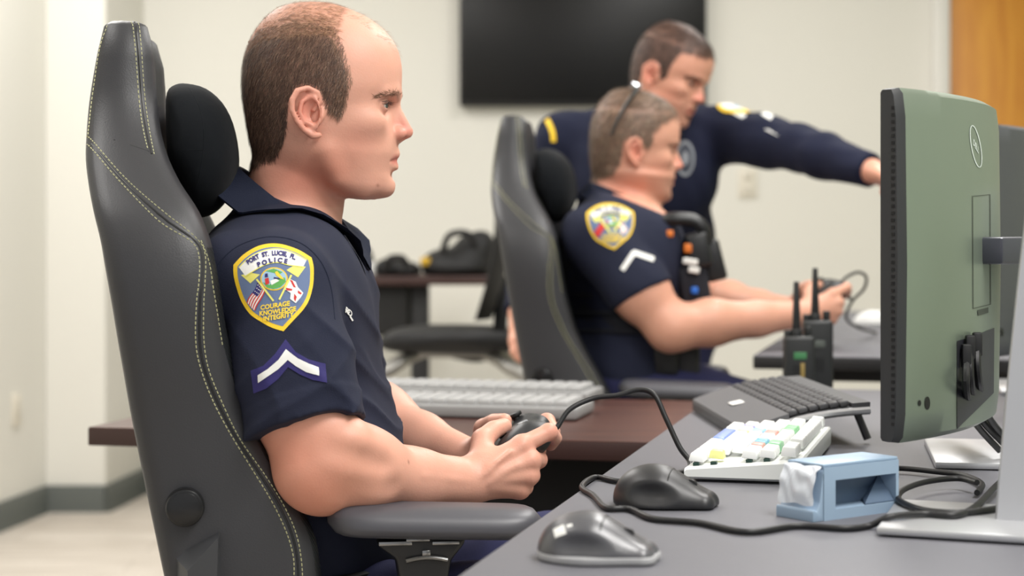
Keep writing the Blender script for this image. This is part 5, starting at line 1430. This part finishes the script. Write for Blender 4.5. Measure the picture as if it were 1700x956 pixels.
# ---- handheld radios
RAD = mat('radio_black', (34, 36, 36), .5)
def radio(px, Y, ztop, h_ant, label, light):
    x = (px-HX)/FPX*Y; t = thing('handheld_radio', (x, Y, DZ), label, 'radio', 'handheld radios on the desk end'); hb = ztop-DZ
    mb = MB(); mb.box((x, Y, DZ+hb/2), (.052, .034, hb), None, .006, 3); mb.build('body', RAD, t)
    mb = MB(); mb.cyl((x-.004, Y, DZ+hb-.004), (x-.004, Y, DZ+hb+.012), .010, .009).cyl((x-.004, Y, DZ+hb+.01), (x-.004, Y, h_ant), .0075, .0048); mb.build('antenna', RAD, t)
    for dx, hh in ((.016, .016), (-.019, .010)): MB().cyl((x+dx, Y, DZ+hb-.002), (x+dx, Y, DZ+hb+hh), .0065).build('knob', RAD, t)
    mb = MB()
    for k in range(5): mb.box((x-.002, Y-.0172, DZ+hb*.28+k*.005), (.022, .002, .0018), None, 0)
    mb.build('speaker_grille', MATS['slot_black'], t)
    MB().box((x, Y-.0172, DZ+hb*.66), (.022, .002, .012), None, .0008).build('display', mat('radio_display_'+light, (70, 130, 84) if light == 'green' else (90, 96, 90), .3), t)
    if light == 'green': MB().box((x+.004, Y-.0175, DZ+hb*.38), (.007, .002, .030), None, .0006).build('button_strip', mat('radio_amber', (150, 128, 70), .5), t)
radio(1326, 3.13, .868, .962, 'handheld radio with a green display standing left on the desk end', 'green')
radio(1357, 3.20, .892, .984, 'handheld radio on the desk end, right of the one with the green display', 'grey')
# ---- game controllers
PADB = mat('controller_black', (40, 42, 44), .45); STK = mat('controller_stick', (20, 20, 21), .5)
def controller(c, label, tilt=24):
    a = math.radians(tilt); f = np.array([math.cos(a), 0, math.sin(a)]); n_ = np.array([-math.sin(a), 0, math.cos(a)]); l_ = np.array([0, 1., 0]); R = np.stack([f, l_, n_], 1); c = np.array(c)
    t = thing('game_controller', c, label, 'game controller')
    g = lambda x, y, z: c+R@np.array([x, y, z])
    L = [ell(g(0, 0, 0), [.036, .062, .017], R, .01)]
    for s_ in (-1, 1): L += [chain([g(.012, s_*.046, 0), g(-.020, s_*.054, -.010), g(-.052, s_*.058, -.030)], [.020, .0175, .011], .02), cone(g(.028, s_*.030, .002), g(.026, s_*.056, -.002), .010, .010, .01)]
    P, F = sdf_mesh(L, .0018); sh_ = obj_np('shell', P, F, PADB, t)
    for x, y in ((.004, .040), (-.016, -.022)):
        MB().cyl(g(x, y, .008), g(x, y, .024), .005).cyl(g(x, y, .023), g(x, y, .028), .0088).build('thumbstick', STK, t)
    for k in range(4):
        x, y = .004+.010*math.cos(k*math.pi/2), -.040+.010*math.sin(k*math.pi/2); MB().cyl(g(x, y, .008), g(x, y, .0185), .0045).build('button', mat('controller_button', (70, 72, 76), .3), t)
    mb = MB(); mb.box(g(-.014, .022, .0165), (.020, .007, .006), Matrix(R.tolist()), .001).box(g(-.014, .022, .0165), (.007, .020, .006), Matrix(R.tolist()), .001); mb.build('direction_pad', STK, t)
    MB().cyl(g(.010, 0, .014), g(.010, 0, .0185), .007).build('guide_button', mat('controller_guide', (150, 152, 156), .25), t)
    MB().box(g(.030, 0, .002), (.008, .1, .010), Matrix(R.tolist()), .003).build('bumper', STK, t)
    return g(.040, 0, 0)
end1 = controller(w_(864, 729), 'dark game controller gripped by the front officer')
end2 = controller(w_(864, 724)-wrR+wr2+np.array([0, 3.748-2.14-(wr2[1]-wrR[1]), 0]), 'game controller held by the officer farther back, in front of the vest')
CBL = MATS['cable_black']
def cord(pts, r, label, name='cable'):
    o = MB().tube(pts, r, 10, smooth_n=8).build(name, CBL, None, loc=pts[0]); tag(o, label, 'cable'); return o
zc_ = DZ+.0036
pts = [Vector(end1)+Vector((-.006, 0, 0)), W(922, 712, 2.14), W(945, 680, 2.15), W(985, 661, 2.16), W(1025, 656, 2.16), W(1060, 647, 2.16), W(1086, 655, 2.15), W(1105, 693, 2.14), W(1128, 742, 2.13), W(1145, 766, 2.12)]
pts += [Wz(x, y, zc_) for x, y in ((1139, 781), (1092, 790), (1032, 799), (989, 792), (966, 808), (986, 823), (1007, 843), (1046, 845), (1085, 861), (1162, 868), (1240, 883), (1321, 873), (1400, 877), (1442, 873))]
pts += [Wz(x, y, DZ+.0125) for x, y in ((1478, 858), (1535, 853), (1588, 855), (1621, 839), (1652, 808), (1672, 790))]
cord(pts, .0032, 'black cord from the front controller curving over the desk edge past both mice')
pts = [kb+kl*.02+ks*(DKp-.002)+Vector((0, 0, .012))]+[Wz(x, y, DZ+.006) for x, y in ((1335, 789), (1365, 786), (1430, 780), (1490, 777), (1555, 783), (1600, 789), (1630, 803), (1622, 818))]
cord(pts, .0032, 'black cord running from the white keyboard behind the blue grey holder')
pts = [Wz(x, y, DZ+.0125) for x, y in ((1668, 841), (1640, 846), (1590, 851), (1535, 847), (1500, 835), (1491, 824), (1503, 811), (1540, 799), (1590, 794), (1622, 801))]
cord(pts, .0032, 'black cord looping over the back of the nearest silver base plate')
pts = [Vector(end2)+Vector((-.004, 0, 0)), W(1412, 496, 3.75), W(1396, 478, 3.76), W(1403, 462, 3.77), W(1424, 452, 3.79), W(1438, 460, 3.8), W(1434, 480, 3.82), W(1415, 500, 3.86), W(1405, 528, 3.9), W(1428, 545, 3.92), Wz(1455, 552, .814)]
cord(pts, .0032, 'black cord looping up from the controller of the officer farther back')
c_w = Wz(1452, 540, .811)
t = thing('computer_mouse', c_w, 'white computer mouse on the desk of the officer farther back', 'computer mouse')
P, F = sdf_mesh([ell(np.array(c_w)+np.array([0, 0, .004]), [.055, .033, .034], None, .01), half(np.array(c_w)+np.array([0, 0, .001]), (0, 0, -1))], .002); obj_np('shell', P, F, mat('white_plastic', (228, 228, 226), .4), t)
MB().cyl(c_w+Vector((.03, -.004, .028)), c_w+Vector((.03, .004, .028)), .007).build('scroll_wheel', CBL, t)
# ---- light grey keyboards on the dark table
KG = mat('keyboard_light_grey', (150, 150, 150), .5); KGK = mat('keycap_light_grey', (168, 168, 168), .5)
def flat_keyboard(x1, Y, label, dz):
    L, D_ = .45, .15; a = Vector((x1, Y, .7415)); ex = -Vv; ey = U
    t = thing('keyboard', a+ex*L/2+ey*D_/2, label, 'keyboard', 'light grey keyboards on the dark table'); R = frameR(Vv)
    MB().box(a+ex*L/2+ey*D_/2+Vector((0, 0, .011)), (L, D_, .020), R, .005).build('case', KG, t)
    for r in range(6):
        for c in range(16):
            me = keymesh(.0235, .0175, .009, KGK, 'g', .84)
            o = bpy.data.objects.new('keycap', me); COL.objects.link(o); o.parent = t; o.location = a+ex*(.028+c*.0262)+ey*(.022+r*.0212)+Vector((0, 0, .021))-t.location; o.rotation_euler = R.to_euler()
flat_keyboard(.135, 3.20, 'light grey keyboard on the dark table, the one farther from the front officer', 0)
flat_keyboard(.105, 2.93, 'light grey keyboard on the dark table, just beyond the controller in front', 0)
# ---------------------------------------------------------------- against the back wall
Yb = 6.3; zt = EYE-(458-383)/3000*Yb
X = lambda px, Y=Yb: (px-HX)/FPX*Y
bt = thing('table', (X(650), Yb+.25, 0), 'dark table against the back wall carrying the black bags', 'table')
mb = MB(); mb.box(((X(430)+X(812))/2, Yb+.3, zt-.016), (X(812)-X(430), .62, .032), None, .003); mb.build('table_top', [WOODE], bt)
for px in (695, 470):
    mb = MB(); mb.box((X(px), Yb+.12, (zt-.03)/2), (.062, .08, zt-.03), None, .004).box((X(px), Yb+.3, .02), (.07, .56, .035), None, .005); mb.build('leg', STEELB, bt)
mb = MB(); mb.box(((X(575)+X(678))/2, Yb+.2, zt-.12), (X(678)-X(575), .3, .19), None, .02, 3); mb.build('under_shelf', mat('shelf_black', (26, 26, 27), .7), bt)
def bag(px0, px1, py, Y, label, lumps, name='bag', yellow=False):
    x0, x1 = X(px0, Y), X(px1, Y); w = x1-x0; h = zt and (EYE-(py-383)/3000*Y)-zt; c = np.array([(x0+x1)/2, Y, zt])
    t = thing(name, c, label, 'bag')
    P, F = sdf_mesh([ell(c+np.array([a*w, b, d*h]), [ra*w, rb, rd*h], None, .03) for a, b, d, ra, rb, rd in lumps]+[half(c+np.array([0, 0, .002]), (0, 0, -1))], .006)
    b_ = obj_np('body', P, F, BLACK, t)
    mb = MB(); mb.tube([c+np.array([-.2*w, -.10, .6*h]), c+np.array([-.1*w, -.13, 1.0*h]), c+np.array([.15*w, -.13, 1.02*h]), c+np.array([.25*w, -.11, .6*h])], .012, 8); mb.build('strap', BLACK, t)
    if yellow: MB().box(c+np.array([-.43*w, -.10, .35*h]), (.035, .02, .03), None, .006).build('tag', mat('yellow_tag', (200, 160, 40), .5), t)
bag(545, 620, 388, 6.45, 'black backpack on the back table beside the front officer', [(-.1, 0, .4, .42, .13, .6), (.15, 0, .3, .36, .12, .5), (-.1, -.08, .25, .3, .08, .3)])
bag(700, 822, 390, 6.45, 'black gear bag with a yellow tag on the back table', [(-.15, 0, .25, .36, .13, .42), (.2, 0, .45, .30, .13, .6), (.33, -.02, .75, .16, .08, .35), (0, -.05, .2, .45, .1, .28)], yellow=True)
bag(622, 698, 428, 6.4, 'low flat black pouch between the two bags on the back table', [(-.2, 0, .4, .3, .09, .6), (.22, 0, .3, .3, .09, .5)], 'pouch')
cupp = thing('cup', (X(612, 6.34), 6.34, zt), 'small white cup in front of the backpack on the back table', 'cup')
mb = MB(); c = Vector((X(612, 6.34), 6.34, zt)); mb.loft([circ(c+Vector((0, 0, z)), (0, 0, 1), r, 20) for z, r in ((.0, .018), (.002, .021), (.045, .026), (.047, .025), (.044, .023), (.006, .019))]); mb.build('body', MATS['white_plastic'], cupp)
# dark office chair by the back table
OC = mat('mesh_black', (28, 28, 30), .8); AL = mat('chair_aluminium', (150, 148, 144), .35, .7)
Yo = 5.5; xo = X(752, Yo); zs = EYE-(556-383)/3000*Yo
oc_ = thing('office_chair', (xo, Yo, 0), 'black office chair with a grey base by the back table', 'chair')
mb = MB(); rings = []
for t_ in np.linspace(-1, 1, 15):
    k = (1-abs(t_)**4)**.3 if abs(t_) < 1 else .2
    rings.append([(xo+.22*k*math.copysign(abs(math.cos(a))**.6, math.cos(a)), Yo+.24*t_, zs-.02+.035*k*math.copysign(abs(math.sin(a))**.7, math.sin(a))+.02*t_*t_) for a in np.linspace(0, 2*math.pi, 28, False)])
mb.loft(rings); mb.build('seat', OC, oc_)
mb = MB(); rings = []
for t_ in np.linspace(0, 1, 12):
    z = zs+.05+.42*t_; hw = .21*(1-.25*t_**3)*(.6+.4*min(1, t_*5)); xb_ = xo+.10+.03*math.sin(t_*3)+.05*t_
    rings.append([(xb_+.018*math.sin(a)+.05*(abs(math.cos(a))**2)*-.6, Yo+hw*math.cos(a), z) for a in np.linspace(0, 2*math.pi, 24, False)])
mb.loft(rings); mb.build('backrest', OC, oc_)
mb = MB(); mb.tube([(xo, Yo, zs-.05), (xo+.09, Yo, zs-.06), (xo+.14, Yo, zs+.0), (xo+.145, Yo, zs+.18)], .022, 10); mb.build('back_support', OC, oc_)
for sx in (-1, 1):
    for sy in (-1, 1):
        MB().tube([(xo+sx*.06, Yo+sy*.08, zs-.035), (xo+sx*.16, Yo+sy*.17, zs-.08), (xo+sx*.26, Yo+sy*.21, zs-.20), (xo+sx*.30, Yo+sy*.23, .012)], .019, 10).build('leg', AL, oc_)
MB().box((xo, Yo, zs-.045), (.26, .28, .03), None, .006).build('under_frame', AL, oc_)
